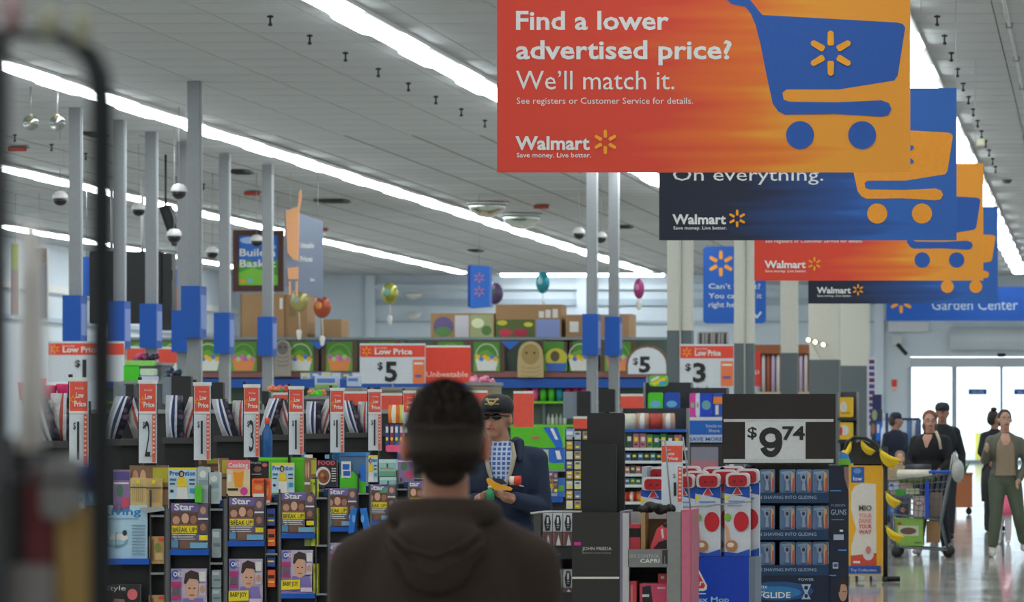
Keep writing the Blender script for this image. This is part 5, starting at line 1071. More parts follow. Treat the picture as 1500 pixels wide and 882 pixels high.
# far right stock near the doors
Y = 117.; g = G(Y); g.box(1270, 524, 1283, 660, .3, M('#c8c8d8'))
for i in range(11): g.r(1273, 527+i*9, 1281, 533+i*9, M('#4c3c78') if i % 3 else M('#5c2c3c'))
g.tube([g.P(1276, 660, .1), (g.P(1276, 0)[0], Y+.1, 0)], .05, GREY); g.build('patterned_stand', None, 'tall narrow white and violet patterned stand by the far columns', 'stand')
Y = 100.; g = G(Y); g.box(1278, 578, 1291, 600, .3, M('#28285c')); g.box(1275, 600, 1292, 640, .3, M('#303848')); g.e(1281, 608, 4, 8, M('#98a088')); g.e(1279, 628, 3, 8, M('#9c6c54')); g.poly([(1284, 618), (1292, 618), (1292, 646), (1283, 646)], M('#1868d8')); g.r(1285, 622, 1288, 634, W_); g.wb(XW(1276, Y), XW(1291, Y), Y+.05, Y+.3, 0, ZW(640, Y), M('#3c3c44')); g.build('stocked_display', None, 'navy stocked display left of the man in the blue cap', 'display')
Y = 98.; G(Y-.1).box(1287, 668.5, 1305, 714, .5, M('#50545c')).build('product_stand', None, 'grey stand under the tall white rounded item', 'stand'); bottle(Y, 1297, 606, 668, 14, M('#dce8f0', .3), M('#b8d0e8'), 'white_jug', 'tall white rounded item right of the navy stocked display', 'jug')
Y = 69.; t = thing('clothes_rail', (XW(1322, Y), Y, 0), 'navy rail frame beside the man in the blue cap', 'rail'); g = G(Y); NB = M('#1c2c58')
for x in (1299, 1347): g.tube([g.P(x, 605 if x == 1299 else 614), (g.P(x, 0)[0], Y, 0)], .025, NB, 8)
g.build('post', t); g = G(Y); g.tube([g.P(1299, 614), g.P(1347, 614)], .02, NB, 8); g.build('crossbar', t)
for i, (x, m_) in enumerate(((1328, M('#486c94')), (1334, M('#b8c0c8')), (1340, M('#34507c')))):
    g = G(Y-.1); g.pillow(x, 616, x+8, 660, .2, [m_, m_, m_]); g.build('hanging_garment', None, '%s garment on the navy rail' % ('steel blue', 'pale', 'dark blue')[i], 'garment')
Y = 71.; YF = VY+1.6*FPX/Y; t = thing('wooden_counter', (XW(1408, Y), Y+.3, 0), 'orange brown wooden counter behind the shopper with the cart', 'counter')
G().wb(XW(1392, Y), XW(1423, Y), Y, Y+.6, .12, ZW(694, Y), M('#a8633a', .5)).build('cabinet', t); G().wb(XW(1391, Y), XW(1424, Y), Y-.02, Y+.62, ZW(696, Y), ZW(693, Y), M('#8c4c2c')).build('top', t)
for x in (1394, 1418): g = G(); g.sph((XW(x+1, Y), Y+.1, .06), (.05, .06, .06), BLACK, 10, 8); g.build('castor', t)
g = G(Y+.2)
for i in range(14): a = g.P(1412+random.uniform(-3, 3), 694); g.tube([a, (a[0]+random.uniform(-.12, .12), a[1]+random.uniform(-.1, .1), a[2]+random.uniform(.1, .22))], [.02, .004], M('#5c8c34'), 5)
g.build('green_plant', None, 'small green plant on the orange brown counter', 'plant')
# ---------------------------------------------------------------- people
def fuse(g, name, par, mat, vox=.009, it=4, label=None, mats=None):
    """join overlapping solids into one continuous surface"""
    me = g.mesh('fused'); bm = bmesh.new(); bm.from_mesh(me); bmesh.ops.recalc_face_normals(bm, faces=bm.faces); bm.to_mesh(me); bm.free()
    o = bpy.data.objects.new('fused', me); COL.objects.link(o)
    r = o.modifiers.new('r', 'REMESH'); r.mode = 'VOXEL'; r.voxel_size = vox; r.use_smooth_shade = True
    if it: sm = o.modifiers.new('s', 'SMOOTH'); sm.iterations = it; sm.factor = .5
    dg = bpy.context.evaluated_depsgraph_get(); dg.update()
    m2 = bpy.data.meshes.new_from_object(o.evaluated_get(dg)); bpy.data.objects.remove(o); bpy.data.meshes.remove(me)
    loc = wloc(par); m2.transform(Matrix.Translation((-loc[0], -loc[1], -loc[2])))
    m2.materials.clear(); m2.materials.append(mat); m2.polygons.foreach_set('use_smooth', [True]*len(m2.polygons))
    q = bpy.data.objects.new(name, m2); COL.objects.link(q); q.parent = par
    return tag(q, label)
STD = dict(pel=(0, 0, .93), wai=(0, 0, 1.08), che=(0, -.005, 1.28), nk=(0, .01, 1.44), hd=(0, -.02, 1.63),
           shL=(-.165, .01, 1.375), shR=(.165, .01, 1.375), elL=(-.215, .03, 1.12), elR=(.215, .03, 1.12), wrL=(-.25, -.05, .87), wrR=(.25, -.05, .87),
           hpL=(-.09, 0, .90), hpR=(.09, 0, .90), knL=(-.1, -.02, .5), knR=(.1, -.02, .5), anL=(-.1, .02, .09), anR=(.1, .02, .09))
def person(px, Y, height, label, skin, head=0., heading=0., pose={}, sleeve=None, top=None, topmat=None, trousers=None, shoes=None, leg_end=1., build=1., fing=(1, 1), vox=.009, hatted=None, hair=None, hairlen=0., extra=None, sleeve_end=.95, glasses=None):
    """L is the image-left side when the figure faces the camera"""
    root = (XW(px, Y), Y, 0); k = height/1.75; t = thing('person', root, label, 'person')
    J = {n: Vector(v) for n, v in {**STD, **pose}.items()}
    R = Matrix.Rotation(heading, 4, 'Z'); TM = Matrix.Translation(root) @ R @ Matrix.Scale(k, 4)
    def g_():
        q = G(); q.tr = TM; return q
    b = build
    def torso(q, e, short=0):
        q.sph(J['pel']+Vector((0, 0, .05*short)), (.16*b+e, .115*b+e, .13+e-.03*short), None, 16, 10); q.sph(J['wai'], (.135*b+e, .105*b+e, .17+e), None, 16, 10); q.sph(J['che'], (.165*b+e, .115*b+e, .2+e), None, 16, 10)
        [q.cap(J['nk']+Vector((0, 0, -.035)), J['sh'+s], .05+e, .052*b+e, None) for s in 'LR']; q.cap(J['che']+Vector((0, 0, .1)), J['nk'], .085+e, .055+e, None)
    def arm(q, s, e, end=1.):
        a, m, w_ = J['sh'+s], J['el'+s], J['wr'+s]; q.cap(a, m, .054*b+e, .042+e, None); q.cap(m, m.lerp(w_, end), .042+e, .042+e+(.030-.042)*end, None)
    def leg(q, s, e, end=1.):
        a, m, w_ = J['hp'+s], J['kn'+s], J['an'+s]; q.cap(a, m, .088*b+e, .058+e, None); q.cap(m, m.lerp(w_, end), .058+e, .058+e+(.042-.058)*end, None)
        if end > .8: q.cap(m.lerp(w_, .15), m.lerp(w_, .4), .06+e, .055+e, None)
    HR = Matrix.Rotation(head, 3, 'Z')
    hd = J['hd']; H_ = lambda x, y, z: hd+HR @ Vector((x, y, z))
    def headg(q):
        q.sph(tuple(H_(0, .018, .02)), (.076, .092, .095), None, 16, 12); q.sph(tuple(H_(0, -.022, -.035)), (.058, .066, .078), None, 14, 10); q.sph(tuple(H_(0, -.055, -.088)), (.03, .026, .024), None, 10, 8)
        q.cap(H_(0, -.082, .0), H_(0, -.106, -.03), .009, .014, None, 8)
        q.cap(H_(-.036, -.074, .022), H_(.036, -.074, .022), .012, .012, None, 8)
        q.cap(H_(-.02, -.086, -.058), H_(.02, -.086, -.058), .008, .008, None, 8)
        for s in (-1, 1): q.sph(tuple(H_(s*.08, .01, -.01)), (.011, .02, .033), None, 10, 8)
        q.cap(J['nk']+Vector((0, 0, -.03)), tuple(H_(0, .01, -.06)), .058*min(b, 1.1), .052*min(b, 1.1), None)
    def hand(q, s):
        wv, el = J['wr'+s], J['el'+s]; d = (wv-el).normalized(); sg = -1 if s == 'L' else 1
        side = Vector((0, -1, 0)); side = (side-d*side.dot(d)); side = side.normalized() if side.length > .1 else Vector((1, 0, 0)); pal = side.cross(d)*sg
        q.cap(wv, wv+d*.05, .03, .032, None, 8)
        for i in range(4):
            off = side*(.03-.02*i); a = wv+d*.06+off; ln = (.042, .046, .043, .034)[i]
            m = a+d*ln+pal*.008; e_ = m+d*ln*.55-pal*ln*.75*(-1 if pal.x*sg > 0 else 1); q.cap(a, m, .0105, .0095, None, 7); q.cap(m, e_, .0095, .0085, None, 7)
        a = wv+d*.02+side*.032; m = a+side*.028+d*.03; q.cap(a, m, .0125, .011, None, 7); q.cap(m, m+d*.03+side*.005, .011, .009, None, 7)
    q = g_(); torso(q, 0); [arm(q, s, 0) for s in 'LR']; [leg(q, s, 0) for s in 'LR']; headg(q)
    for s, f in zip('LR', fing):
        hand(q, s)
    for s in 'LR':
        a = J['an'+s]; q.cap(a+Vector((0, .02, -.045)), a+Vector((0, -.13, -.055)), .035, .028, None)
    fuse(q, 'body', t, skin, vox)
    # face
    for s in (-1, 1):
        q = g_(); q.sph(tuple(H_(s*.03, -.08, .008)), (.013, .009, .008), W_, 8, 6); q.sph(tuple(H_(s*.03, -.087, .008)), (.006, .004, .006), M('#30241c'), 6, 5)
        if not glasses: q.build('eye', t)
        q = g_(); q.cap(H_(s*.045, -.083, .03), H_(s*.018, -.09, .032), .004, .004, hair or HAIR, 6)
        if not hatted: q.build('eyebrow', t)
    q = g_(); q.cap(H_(-.02, -.094, -.056), H_(.02, -.094, -.056), .0055, .0055, M('#a85450'), 6); q.build('mouth', t)
    if trousers:
        q = g_(); q.sph(J['pel'], (.16*b+.012, .115*b+.012, .13), None, 16, 10)
        for s in 'LR': leg(q, s, .02, leg_end)
        fuse(q, 'trousers', t, trousers, vox*1.1)
    if topmat:
        q = g_(); torso(q, .018, 1)
        for s in 'LR': arm(q, s, .014, sleeve_end)
        fuse(q, top or 'jacket', t, topmat, vox*1.1)
    if shoes:
        for s in 'LR':
            a = J['an'+s]; q = g_(); q.cap(a+Vector((0, .02, -.04)), a+Vector((0, -.14, -.05)), .046, .038, None); q.cap(a+Vector((0, 0, -.05)), a+Vector((0, 0, .01)), .045, .045, None); fuse(q, 'shoe', t, shoes, vox*1.1, 2)
    if hair:
        q = g_(); q.sph(tuple(H_(0, .033, .03)), (.086, .094, .1), None, 18, 12); q.sph(tuple(H_(0, .05, -.01)), (.08, .075, .09), None, 16, 10)
        if hairlen: q.sph(tuple(H_(0, .05, -.03-hairlen*.5)), (.1, .065, .07+hairlen*.5), None, 14, 10); q.sph(tuple(H_(0, .045, .045)), (.096, .088, .098), None, 14, 10)
        fuse(q, 'hair', t, hair, vox)
    if hatted:
        q = g_(); c = H_(0, .01, .03)
        q.lathe(tuple(c), [(.09, 0), (.096, .03), (.09, .065), (.065, .095), (.02, .105)], hatted, 18); q.build('cap', t)
        q = g_(); pts = [H_(x, -.06-.085*math.cos(x/.085*1.4), .035) for x in (-.08, -.055, -.03, 0, .03, .055, .08)]; lo = [p+Vector((0, 0, -.008)) for p in pts]
        q.add([tuple(p) for p in pts]+[tuple(p) for p in lo], [tuple(range(7)), tuple(range(13, 6, -1))]+[(i, i+7, i+8, i+1) for i in range(6)], hatted); q.build('cap_peak', t)
    if glasses:
        for s in (-1, 1): q = g_(); q.sph(tuple(H_(s*.034, -.092, .008)), (.027, .008, .018), glasses, 10, 8); q.build('sunglass_lens', t)
        q = g_(); q.tube([H_(-.078, 0, .012), H_(-.066, -.08, .014), H_(0, -.1, .014), H_(.066, -.08, .014), H_(.078, 0, .012)], .004, BLACK, 6); q.build('glasses_frame', t)
    if extra: extra(t, g_, J, H_)
    return t
def front_patch(q, rows, mat, th=.03):
    n = 6; vs = []; fs = []
    for side in (0, 1):
        for z, y, hw in rows:
            for i in range(n+1):
                u = -1+2*i/n; vs.append((u*hw, y+side*th+2.2*(u*hw)**2, z))
    K = len(rows)*(n+1)
    for j in range(len(rows)-1):
        for i in range(n):
            a = j*(n+1)+i; fs += [(a, a+1, a+n+2, a+n+1), (K+a, K+a+n+1, K+a+n+2, K+a+1)]
        for e_ in (0, n): a = j*(n+1)+e_; fs.append((a, a+n+1, K+a+n+1, K+a))
    q.add(vs, fs, mat, True)
# the hooded man in front, seen from behind
HOOD = M('#302319', .95, 0, 0, .25, 60)
def hooded(t, g_, J, H_):
    q = g_()
    q.sph((0, .0, 1.25), (.215, .15, .26), None, 20, 14); q.sph((0, .0, 1.0), (.2, .14, .25), None, 20, 12)
    for s in (-1, 1): q.cap((s*.05, .02, 1.435), (s*.195, .01, 1.345), .055, .072, None, 16)
    for s in 'LR':
        a, m, w_ = J['sh'+s], J['el'+s], J['wr'+s]; q.cap((a.x*1.14, a.y, a.z-.01), m, .074, .066, None, 14); q.cap(m, w_, .066, .046, None, 14)
    fuse(q, 'hoodie', t, HOOD, .013, 9)
    # folded hood: a thick collar ring and the bag behind the nape
    q = g_(); pts = [(.1*math.sin(a), .022-.086*math.cos(a), 1.462-.006*math.cos(a)) for a in [2*PI*i/20 for i in range(20)]]
    for i in range(20): q.cap(pts[i], pts[(i+1) % 20], .036, .036, None, 10)
    q.sph((0, .13, 1.395), (.115, .055, .065), None, 16, 10); q.sph((0, .15, 1.345), (.08, .045, .06), None, 14, 10)
    fuse(q, 'hood', t, HOOD, .011, 5)
    q = g_()
    for i in range(2): q.tube([(-.105, .15, 1.43-.025*i), (-.06, .178, 1.395-.035*i), (0, .192, 1.37-.04*i), (.06, .18, 1.39-.035*i), (.11, .15, 1.43-.025*i)], .006, HOOD, 6)
    q.build('hood_crease', t)
    HM = M('#30241a', .85, 0, 0, .3, 80)
    q = g_(); q.sph(tuple(H_(0, .01, .035)), (.09, .102, .098), None, 22, 16); q.sph(tuple(H_(0, .03, .0)), (.087, .09, .085), None, 20, 14); q.sph(tuple(H_(0, .045, -.015)), (.072, .068, .085), None, 18, 12); q.sph(tuple(H_(.0, .056, -.07)), (.05, .036, .04), None, 14, 10)
    fuse(q, 'hair', t, HM, .008, 3)
    for s in (-1, 1): q = g_(); q.sph(tuple(H_(s*.092, .005, -.02)), (.012, .022, .034), None, 12, 10); q.cap(H_(s*.07, .0, -.03), H_(s*.09, .0, -.03), .02, .012, None, 8); fuse(q, 'ear', t, M('#c07864', .5), .006, 2)
    rnd = random.Random(3); q = g_(); q.tr = None
    TMx = Matrix.Translation(wloc(t)) @ Matrix.Rotation(PI, 4, 'Z') @ Matrix.Scale(1.66/1.75, 4); vs = []; fs = []
    for i in range(7000):
        u = rnd.uniform(-.55, 1); a = rnd.uniform(0, 2*PI); s = math.sqrt(max(0, 1-u*u)); n = Vector((s*math.cos(a), s*math.sin(a), u))
        if n.y < -.3 and u < .5: continue
        c0 = H_(0, .01, .035)+Vector((n.x*.09, n.y*.102+(.02 if u < 0 else 0), n.z*.098)) if u > -.1 else H_(0, .045, -.015)+Vector((n.x*.08, n.y*.072, n.z*.11))
        tip = c0+n*.015+Vector((rnd.uniform(-.006, .006), rnd.uniform(-.004, .004), -.006)); sd = n.cross(Vector((0, 0, 1))); sd = sd.normalized()*.0016 if sd.length > .01 else Vector((.0016, 0, 0))
        b0 = len(vs); vs += [tuple(TMx @ (c0-n*.004-sd)), tuple(TMx @ (c0-n*.004+sd)), tuple(TMx @ tip)]; fs.append((b0, b0+1, b0+2))
    q = G(); q.add(vs, fs, HM); q.build('hair_tufts', t, kind='stuff')
Yh = 9.6
POSE_BACK = dict(hd=(.0, .0, 1.632), nk=(0, .015, 1.45), shL=(-.17, .01, 1.35), shR=(.17, .01, 1.35), elL=(-.21, -.0, 1.1), elR=(.21, 0, 1.1), wrL=(-.22, -.14, .88), wrR=(.22, -.14, .88))
person(653, Yh, 1.66, 'man in a dark brown hooded sweatshirt in the foreground, seen from behind', M('#c08468', .55), .12, PI, POSE_BACK, trousers=M('#2c3444'), shoes=M('#303030'), hair=None, extra=hooded, vox=.009)

# the man in the black cap
def plaid():
    m, nt, b = node_mat('blue_plaid'); N = nt.nodes.new; L = nt.links.new
    tc = N('ShaderNodeTexCoord'); out = []
    for d, sc in (('X', 24), ('Z', 24)):
        wv = N('ShaderNodeTexWave'); wv.bands_direction = d; wv.inputs['Scale'].default_value = sc*.5; L(tc.outputs['Object'], wv.inputs[0])
        mr = N('ShaderNodeMath'); mr.operation = 'GREATER_THAN'; mr.inputs[1].default_value = .72; L(wv.outputs['Fac'], mr.inputs[0]); out.append(mr)
    ad = N('ShaderNodeMath'); ad.operation = 'ADD'; L(out[0].outputs[0], ad.inputs[0]); L(out[1].outputs[0], ad.inputs[1]); ad.use_clamp = True
    mx = N('ShaderNodeMix'); mx.data_type = 'RGBA'; mx.inputs[6].default_value = lin('#3c5c98'); mx.inputs[7].default_value = lin('#b4c0d8'); L(ad.outputs[0], mx.inputs[0]); L(mx.outputs[2], b.inputs['Base Color']); b.inputs['Roughness'].default_value = .8
    return m
JK = M('#1c2a42', .8)
def oldman(t, g_, J, H_):
    q = g_(); torso = q
    front_patch(q, [(1.485, -.075, .05), (1.44, -.125, .07), (1.39, -.15, .068), (1.32, -.162, .055), (1.25, -.168, .03), (1.19, -.165, .01)], plaid()); q.build('shirt', t)
    for s in (-1, 1):     # turned-down collar and pale zip edge of the open jacket
        q = g_(); q.tube([(s*.062, -.09, 1.47), (s*.078, -.145, 1.40), (s*.062, -.165, 1.32), (s*.034, -.172, 1.24), (s*.014, -.168, 1.18)], [.01, .013, .012, .009, .006], M('#a89c84'), 8); q.build('jacket_facing', t)
        q = g_(); q.cap((s*.1, -.06, 1.47), (s*.105, -.12, 1.385), .028, .02, None, 10); q.cap((s*.075, .04, 1.48), (s*.1, -.06, 1.47), .03, .03, None, 10); fuse(q, 'collar', t, JK, .009, 2)
    q = g_(); q.tube([(.188*math.cos(a), .142*math.sin(a), .955) for a in [2*PI*i/24 for i in range(25)]], .024, JK, 8, True, False); q.build('waistband', t)
    q = g_(); q.cap((.105, -.128, 1.235), (.125, -.127, 1.23), .005, .004, M('#a8b0bc'), 6); q.build('embroidered_logo', t)
    q = g_(); gold = M('#b8a468'); 
    for s in (-1, 1): q.cap(H_(s*.03, -.07, .107), H_(s*.008, -.088, .075), .006, .004, gold, 6)
    q.cap(H_(-.035, -.072, .103), H_(.035, -.072, .103), .006, .006, gold, 6); q.cap(H_(-.04, -.078, .078), H_(.04, -.078, .078), .003, .003, gold, 6); q.sph(tuple(H_(0, -.088, .08)), (.012, .006, .012), gold, 8, 6); q.build('gold_emblem', t)
    q = g_(); q.sph(tuple(H_(0, .045, -.01)), (.078, .058, .06), None, 14, 10); fuse(q, 'grey_hair', t, M('#a89c90', .8), .009, 2)
Yo = 24.4
person(736, Yo, 1.72, 'older man in black cap, sunglasses and navy jacket looking down at things in his hands', M('#b88468', .55), -.25, .05,
       dict(hd=(-.03, -.05, 1.61), nk=(0, .0, 1.44), shL=(-.18, .0, 1.375), shR=(.18, .01, 1.375), elL=(-.225, -.02, 1.11), elR=(.225, -.02, 1.11), wrL=(-.11, -.25, 1.16), wrR=(.07, -.26, 1.165), knL=(-.1, -.02, .5), knR=(.11, 0, .5)),
       topmat=JK, trousers=M('#23384f', .8), shoes=M('#40342c'), hatted=M('#181a1c', .6), glasses=M('#0c0c0c', .15), build=1.12, vox=.0075, sleeve_end=.88, extra=oldman)
g = G(Yo-.36); g.ext([(712, 703), (714, 700), (724, 706), (735, 711), (745, 713), (750, 716), (748, 719), (738, 718), (727, 718), (717, 714)], .03, M('#e8a01c')); g.build('yellow_pouch', None, 'yellow pouch held by the man in the black cap', 'pouch')
g = G(Yo-.33); g.ext([(720, 700), (736, 702), (742, 709), (728, 711)], .03, M('#1c2838')); g.build('dark_wallet', None, 'dark wallet held above the yellow pouch', 'wallet')
bottle(Yo-.38, 717, 712, 733, 13, M('#2c8c58', .3), M('#c8d0c0'), 'green_bottle', 'small green bottle in the left hand of the man in the black cap', 'bottle')
g = G(Yo-.3); c = g.P(747, 704); g.tube([c, (c[0]+.05, c[1], c[2]-.0)], .024, W_, 12); g.tube([(c[0]+.025, c[1]-.002, c[2]), (c[0]+.06, c[1]-.002, c[2]-.0)], .026, RED, 12); g.build('red_lid_jar', None, 'white jar with red lid held by the man in the black cap', 'jar')

# shoppers in the main aisle
def glasses_(t, g_, J, H_):
    q = g_(); 
    for s in (-1, 1): q.tube([H_(s*.034+.02*math.cos(a), -.097, .008+.014*math.sin(a)) for a in [2*PI*i/8 for i in range(9)]], .0025, CHAR, 5)
    q.build('spectacles', t)
    q = g_(); front_patch(q, [(1.47, -.11, .05), (1.43, -.15, .06), (1.37, -.175, .035), (1.29, -.18, .006)], M('#c89880')); q.build('neckline', t)
person(1363, 51., 1.64, 'woman with reddish hair and glasses in black sweater pushing the cart', M('#c89880', .55), .35, -.25,
       dict(shL=(-.175, .0, 1.375), shR=(.175, 0, 1.375), elL=(-.25, -.08, 1.13), elR=(.26, -.05, 1.13), wrL=(-.12, -.28, 1.02), wrR=(.2, -.28, 1.03), knL=(-.1, -.06, .5), knR=(.12, .08, .5), anL=(-.12, -.12, .09), anR=(.14, .22, .1)),
       topmat=M('#15171c', .8), top='sweater', trousers=M('#1c2230', .8), shoes=M('#b8b4ac'), hair=M('#7a4a34', .7), hairlen=.06, build=1.4, vox=.011, extra=glasses_)
person(1380, 57., 1.75, 'man in dark cap and dark jacket behind the woman with the cart', M('#a87860'), -.2, .2, dict(elR=(.26, .02, 1.1)), topmat=M('#191c20', .8), trousers=M('#1c2028'), shoes=BLACK, hatted=M('#2c2a2c', .7), hair=M('#2a211c'), build=1.15, vox=.011)
person(1312, 66., 1.63, 'man in navy cap and dark coat standing by the navy rail, facing right', M('#a87c68'), .9, .7, {}, topmat=M('#182036', .8), trousers=M('#202838'), shoes=BLACK, hatted=M('#1c2440', .7), hair=M('#3c3430'), build=1.1, vox=.011)
def cardigan(t, g_, J, H_):
    q = g_(); front_patch(q, [(1.4, -.13, .075), (1.34, -.15, .1), (1.25, -.165, .11), (1.1, -.16, .11), (.97, -.165, .12)], M('#94836c', .8)); q.build('blouse', t)
    q = g_(); front_patch(q, [(1.47, -.075, .04), (1.42, -.125, .06), (1.38, -.155, .055), (1.33, -.165, .03)], M('#c49880')); q.build('neckline', t)
    q = g_(); q.sph(tuple(H_(0, .09, .03)), (.04, .04, .045), HAIR, 10, 8); q.build('hair_bun', t)
person(1472, 50., 1.66, 'woman in olive cardigan and olive trousers walking towards the camera at the right edge', M('#c49880'), .15, .08,
       dict(shL=(-.165, .0, 1.375), shR=(.17, 0, 1.36), elL=(-.24, -.04, 1.15), elR=(.27, .02, 1.12), wrL=(-.23, -.22, 1.27), wrR=(.16, -.14, .92), knL=(-.11, -.06, .51), knR=(.16, .0, .52), anL=(-.15, -.02, .1), anR=(.24, .18, .15)),
       topmat=M('#66685a', .8), top='cardigan', trousers=M('#586250', .8), shoes=M('#dcd8cc'), leg_end=.84, hair=M('#3a2820', .7), build=1.05, vox=.011, extra=cardigan)
def bun(t, g_, J, H_):
    q = g_(); q.sph(tuple(H_(-.03, .03, .14)), (.05, .04, .03), HAIR, 10, 8); q.build('hair_bun', t)
person(1457, 61., 1.66, 'person in black behind the woman in olive, hair tied up', M('#a87c68'), 1.2, .6, dict(elL=(-.27, -.05, 1.15), wrL=(-.22, -.2, 1.0)), topmat=M('#1a1c22', .8), top='sweater', trousers=M('#20242c'), shoes=BLACK, hair=M('#241c1a'), vox=.012, extra=bun)
def skirt(t, g_, J, H_):
    q = g_(); q.lathe((0, 0, .62), [(.24, 0), (.2, .18), (.16, .4)], M('#f06c8c'), 16); q.build('pink_skirt', t)
person(1470, 55., 1.02, 'small child in pink skirt and white tights half hidden behind the woman in olive', M('#d0a490'), 0, 0, dict(hd=(0, -.02, 1.62)), topmat=M('#e0c0cc', .8), top='shirt', trousers=M('#dcd8e0'), shoes=W_, hair=M('#6c4c34'), vox=.012, extra=skirt)
person(1318, 53.5, 1.18, 'child with light brown hair and beige coat behind the cart, face turned away', M('#d0a490'), PI, PI, dict(hd=(0, -.02, 1.6)), topmat=M('#a89478', .85), top='coat', trousers=M('#4c5068'), shoes=M('#8c8c8c'), hair=M('#8c6c4c'), hairlen=.04, vox=.012)
g = G(60.5); g.pillow(1437, 686, 1464, 735, .25, [M('#16181c')]*4); g.tube([g.P(1440, 690), g.P(1450, 655), g.P(1460, 690)], .015, BLACK, 6); g.build('black_bag', None, 'large black bag carried by the person in black', 'bag')
g = G(50.7); c = g.P(1403, 690); g.sph(c, (.075, .08, .13), M('#c4c6c0', .5), 14, 10); g.cap((c[0]-.02, c[1], c[2]+.1), (c[0]-.04, c[1], c[2]+.2), .045, .015, M('#c4c6c0', .5), 8); g.tube([g.P(1395, 666), g.P(1391, 690, .05)], .008, W_, 5); g.build('white_plastic_bag', None, 'white plastic bag hanging beside the woman with the cart', 'bag')
g = G(50.75); g.tube([g.P(1371, 632, .05), g.P(1376, 645), g.P(1378, 658)], .016, M('#c8bc9c'), 6); g.build('bag_strap', None, 'pale shoulder strap on the woman with the cart', 'strap')

# ---------------------------------------------------------------- shopping cart
Y = 50.; k = Y/FPX; t = thing('shopping_cart', (XW(1345, Y), Y, 0), 'grey wire shopping cart pushed by the woman in black', 'cart')
CM = M('#707478', .4, .5)
def cb(x, z, s): return (XW(x, Y), Y+s*.26*(1 if x > 1320 else .9), ZW(z, Y))
g = G()
top = [(1301, 704), (1392, 694)]; bot = [(1305, 752), (1380, 762)]
for s in (-1, 1):
    g.tube([cb(1301, 704, s), cb(1392, 694, s)], .011, CM, 6); g.tube([cb(1305, 752, s), cb(1380, 762, s)], .01, CM, 6)
    for i in range(12): u = i/11; g.tube([cb(1301+91*u, 704-10*u, s), cb(1305+75*u, 752+10*u, s)], .0035, CM, 4)
    for i in range(5): u = (i+1)/6; g.tube([cb(1301+4*u, 704+48*u, s), cb(1392-12*u, 694+68*u, s)], .0035, CM, 4)
for i in range(9): u = -1+2*i/8; g.tube([cb(1301, 704, u), cb(1305, 752, u), cb(1380, 762, u), cb(1392, 694, u)], .0035, CM, 4)
g.build('basket', t, kind='stuff')
for s in (-1, 1):
    g = G(); g.tube([cb(1392, 694, s), cb(1378, 765, s), cb(1388, 805, s), cb(1312, 800, s)], .014, CM, 6); g.build('side_frame', t)
    g = G(); g.tube([cb(1312, 800, s), cb(1310, 752, s)], .012, CM, 6); g.build('front_strut', t)
    for x in (1315, 1390):
        w_ = thing('castor_wheel', (XW(x, Y), Y+s*.24, .06), None, None); w_.parent = t; w_.location = (XW(x, Y)-t.location[0], s*.24, 0.0); _W[w_.name] = (XW(x, Y), Y+s*.24, 0)
        G().tube([(XW(x, Y), Y+s*.24-.018, .062), (XW(x, Y), Y+s*.24+.018, .062)], .062, M('#1c1c1c'), 14).build('tyre', w_)
        G().tube([(XW(x, Y), Y+s*.24, .06), (XW(x, Y)+.01, Y+s*.24, .15)], .014, CM, 6).build('fork', w_)
g = G(); g.tube([cb(1390, 692, -1), cb(1390, 692, 1)], .02, M('#1c58c0'), 8); g.tube([cb(1362, 691, -1.05), cb(1392, 691, -1.05)], .018, M('#1c58c0'), 8); g.build('handle', t, 'blue handle')
G(Y-.3).box(1355, 705, 1361, 758, .02, M('#1444b8')).build('blue_tag_strip', t)
g = G(); g.tube([cb(1312, 800, u) for u in (-1, 1)], .01, CM, 6)
for i in range(6): u = -1+2*i/5; g.tube([cb(1312, 801, u), cb(1388, 805, u)], .004, CM, 4)
g.build('lower_rack', t)
pack(Y-.2, 1309, 760, 1352, 800, M('#88b44c'), 'green_case', 'green drinks case on the lower rack of the cart', 'case', d=.4, pr=[('r', .15, .25, .85, .62, M('#c8ccb0')), ('e', .5, .45, .28, .13, M('#6c5040')), ('e', .2, .18, .08, .06, M('#b84830')), ('r', .7, .85, .95, .9, M('#5c8434'))])
pack(Y-.1, 1357, 764, 1376, 795, M('#a07850'), 'brown_carton', 'brown carton on the lower rack of the cart', 'carton', d=.3)
g = G(Y-.12); g.pillow(1314, 688, 1364, 701, .16, [M('#e0dcc8')]*4); g.build('bread_bag', None, 'cream coloured bag lying on top of the cart goods', 'bag')
g = G(Y-.1); g.pillow(1317, 696, 1368, 708, .2, [M('#5c6c38'), M('#6c7c40'), M('#4c5c30')]); g.build('green_bag', None, 'olive green bag under the cream bag in the cart', 'bag')
pack(Y-.18, 1337, 727, 1355, 757, M('#c4b8b4'), 'white_box', 'white box with a red oval in the cart', 'box', d=.15, pr=[('e', .5, .35, .35, .16, M('#b86c60')), ('e', .5, .35, .25, .08, W_)])
pack(Y-.16, 1311, 717, 1326, 726, M('#3ca434'), 'green_pack', 'bright green pack in the cart', 'pack', d=.1); pack(Y-.16, 1327, 716, 1346, 724, M('#b8c89c'), 'pale_pack', 'pale green pack in the cart', 'pack', d=.1)
pack(Y-.17, 1300, 741, 1314, 755, M('#2c64b4'), 'blue_box', 'blue box low at the front of the cart', 'box', d=.12, pr=[('r', .3, .2, .7, .7, M('#78a4d0'))]); pack(Y-.15, 1315, 738, 1330, 756, M('#403c40'), 'dark_box', 'dark box with a red spot in the cart', 'box', d=.12, pr=[('e', .5, .5, .25, .2, M('#c88080'))])
pack(Y-.1, 1302, 708, 1316, 718, M('#b8c4e0'), 'white_pack', 'white and blue pack at the front top of the cart', 'pack', d=.12, pr=[('r', .1, .1, .5, .5, M('#2c54b8'))])
pack(Y+.0, 1362, 722, 1380, 757, M('#847468'), 'mixed_box', 'brown grey box at the back of the cart', 'box', d=.15)
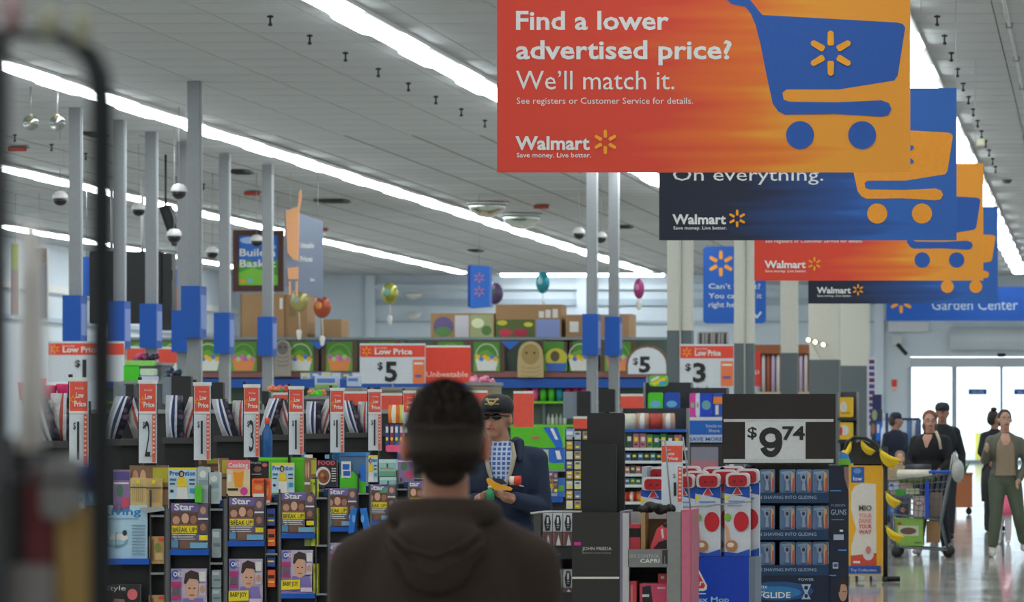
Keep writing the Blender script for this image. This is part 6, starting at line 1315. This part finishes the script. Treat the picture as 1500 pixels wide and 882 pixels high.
g = G(Y-.05); g.pillow(1325, 680, 1364, 698, .3, [M('#181c24')]*4); g.build('dark_coat', None, 'dark coat bundled on the cart in front of the woman', 'coat')

# ---------------------------------------------------------------- blurred display rack close to the camera
Y = 3.7; kx = Y/FPX; t = thing('wire_display_frame', (XW(75, Y), Y, 0), 'black rounded frame of a display rack very close at the left edge', 'rack')
FB = M('#08080a', .5)
F = lambda x, y, d=0: (XW(x, Y), Y+d, ZW(y, Y))
G().tube([(XW(149, Y), Y, 0), F(149, 300), F(149, 150), F(145, 110), F(134, 84), F(112, 66), F(84, 54), F(48, 50), F(0, 48), F(-60, 48)], [.0105, .0105, .0105, .0105, .0095, .007, .0055, .0045, .004, .004], FB, 10).build('frame_tube', t)
G().tube([(XW(-4, Y), Y, 0), F(-4, 48)], .0105, FB, 10).build('inner_post', t)
G().tube([F(-60, 705), F(149, 705)], .003, FB, 6).build('cross_wire', t)
for x in (-20, 30, 80, 130): G().tube([F(x, 745, 0), F(x, 745, .12)], .003, FB, 6).build('shelf_wire', t) if False else None
g = G(Y+.06); g.wb(XW(-60, Y), XW(140, Y), Y+.02, Y+.14, ZW(1300, Y)-.01, ZW(1300, Y), FB); g.build('shelf', t)
g = G(Y+.03); g.bev(83, 745, 140, 1300, .06, M('#b08c50', .7), 6); g.build('tan_carton', None, 'blurred tan carton low in the near display rack', 'carton')
g = G(Y+.02); g.bev(60, 668, 106, 760, .04, M('#8c8884', .6), 14); g.build('white_pouch', None, 'blurred whitish pouch above the tan carton', 'pouch')
g = G(Y+.05); g.ext([(98, 680), (132, 676), (150, 724), (118, 730)], .02, M('#3a4c98', .5)); g.poly([(108, 690), (114, 690), (124, 722), (118, 724)], M('#a8b048')); g.poly([(100, 684), (104, 684), (112, 722), (108, 722)], W_); g.build('blue_card', None, 'blurred blue card behind the whitish pouch', 'card')
g = G(Y+.03); g.bev(38, 690, 76, 850, .04, M('#6c2428', .6), 12); g.build('red_pack', None, 'blurred dark red pack left of the whitish pouch', 'pack')
g = G(Y+.02); g.bev(10, 828, 78, 1290, .06, M('#88807c', .6), 12); g.build('grey_pouch', None, 'blurred grey pouch at the lower left corner', 'pouch')
g = G(Y+.05); g.bev(-20, 640, 38, 1290, .04, M('#241c18', .6), 10); g.build('dark_pack', None, 'blurred dark brown pack at the left edge', 'pack')
g = G(Y+.04); g.tube([F(24, 320, .05), F(26, 420, .05), F(26, 560, .05), F(24, 660, .05)], [.007, .012, .013, .012], M('#f0e8e0', .6), 10); g.build('white_tube', None, 'tall blurred whitish tube standing at the left edge', 'tube')
for i, (x, y, rx, ry, m_, nm) in enumerate([(18, 18, 17, 30, M('#b09090'), 'pinkish'), (72, 34, 17, 26, M('#a8a68c'), 'left yellowish'), (120, 42, 15, 32, M('#a8a68c'), 'right yellowish')]):
    g = G(); g.sph(F(x, y, .0), (rx*kx, .012, ry*kx), m_, 12, 8); g.build('hanging_tag', None, 'blurred %s item on top of the near black frame' % nm, 'tag')
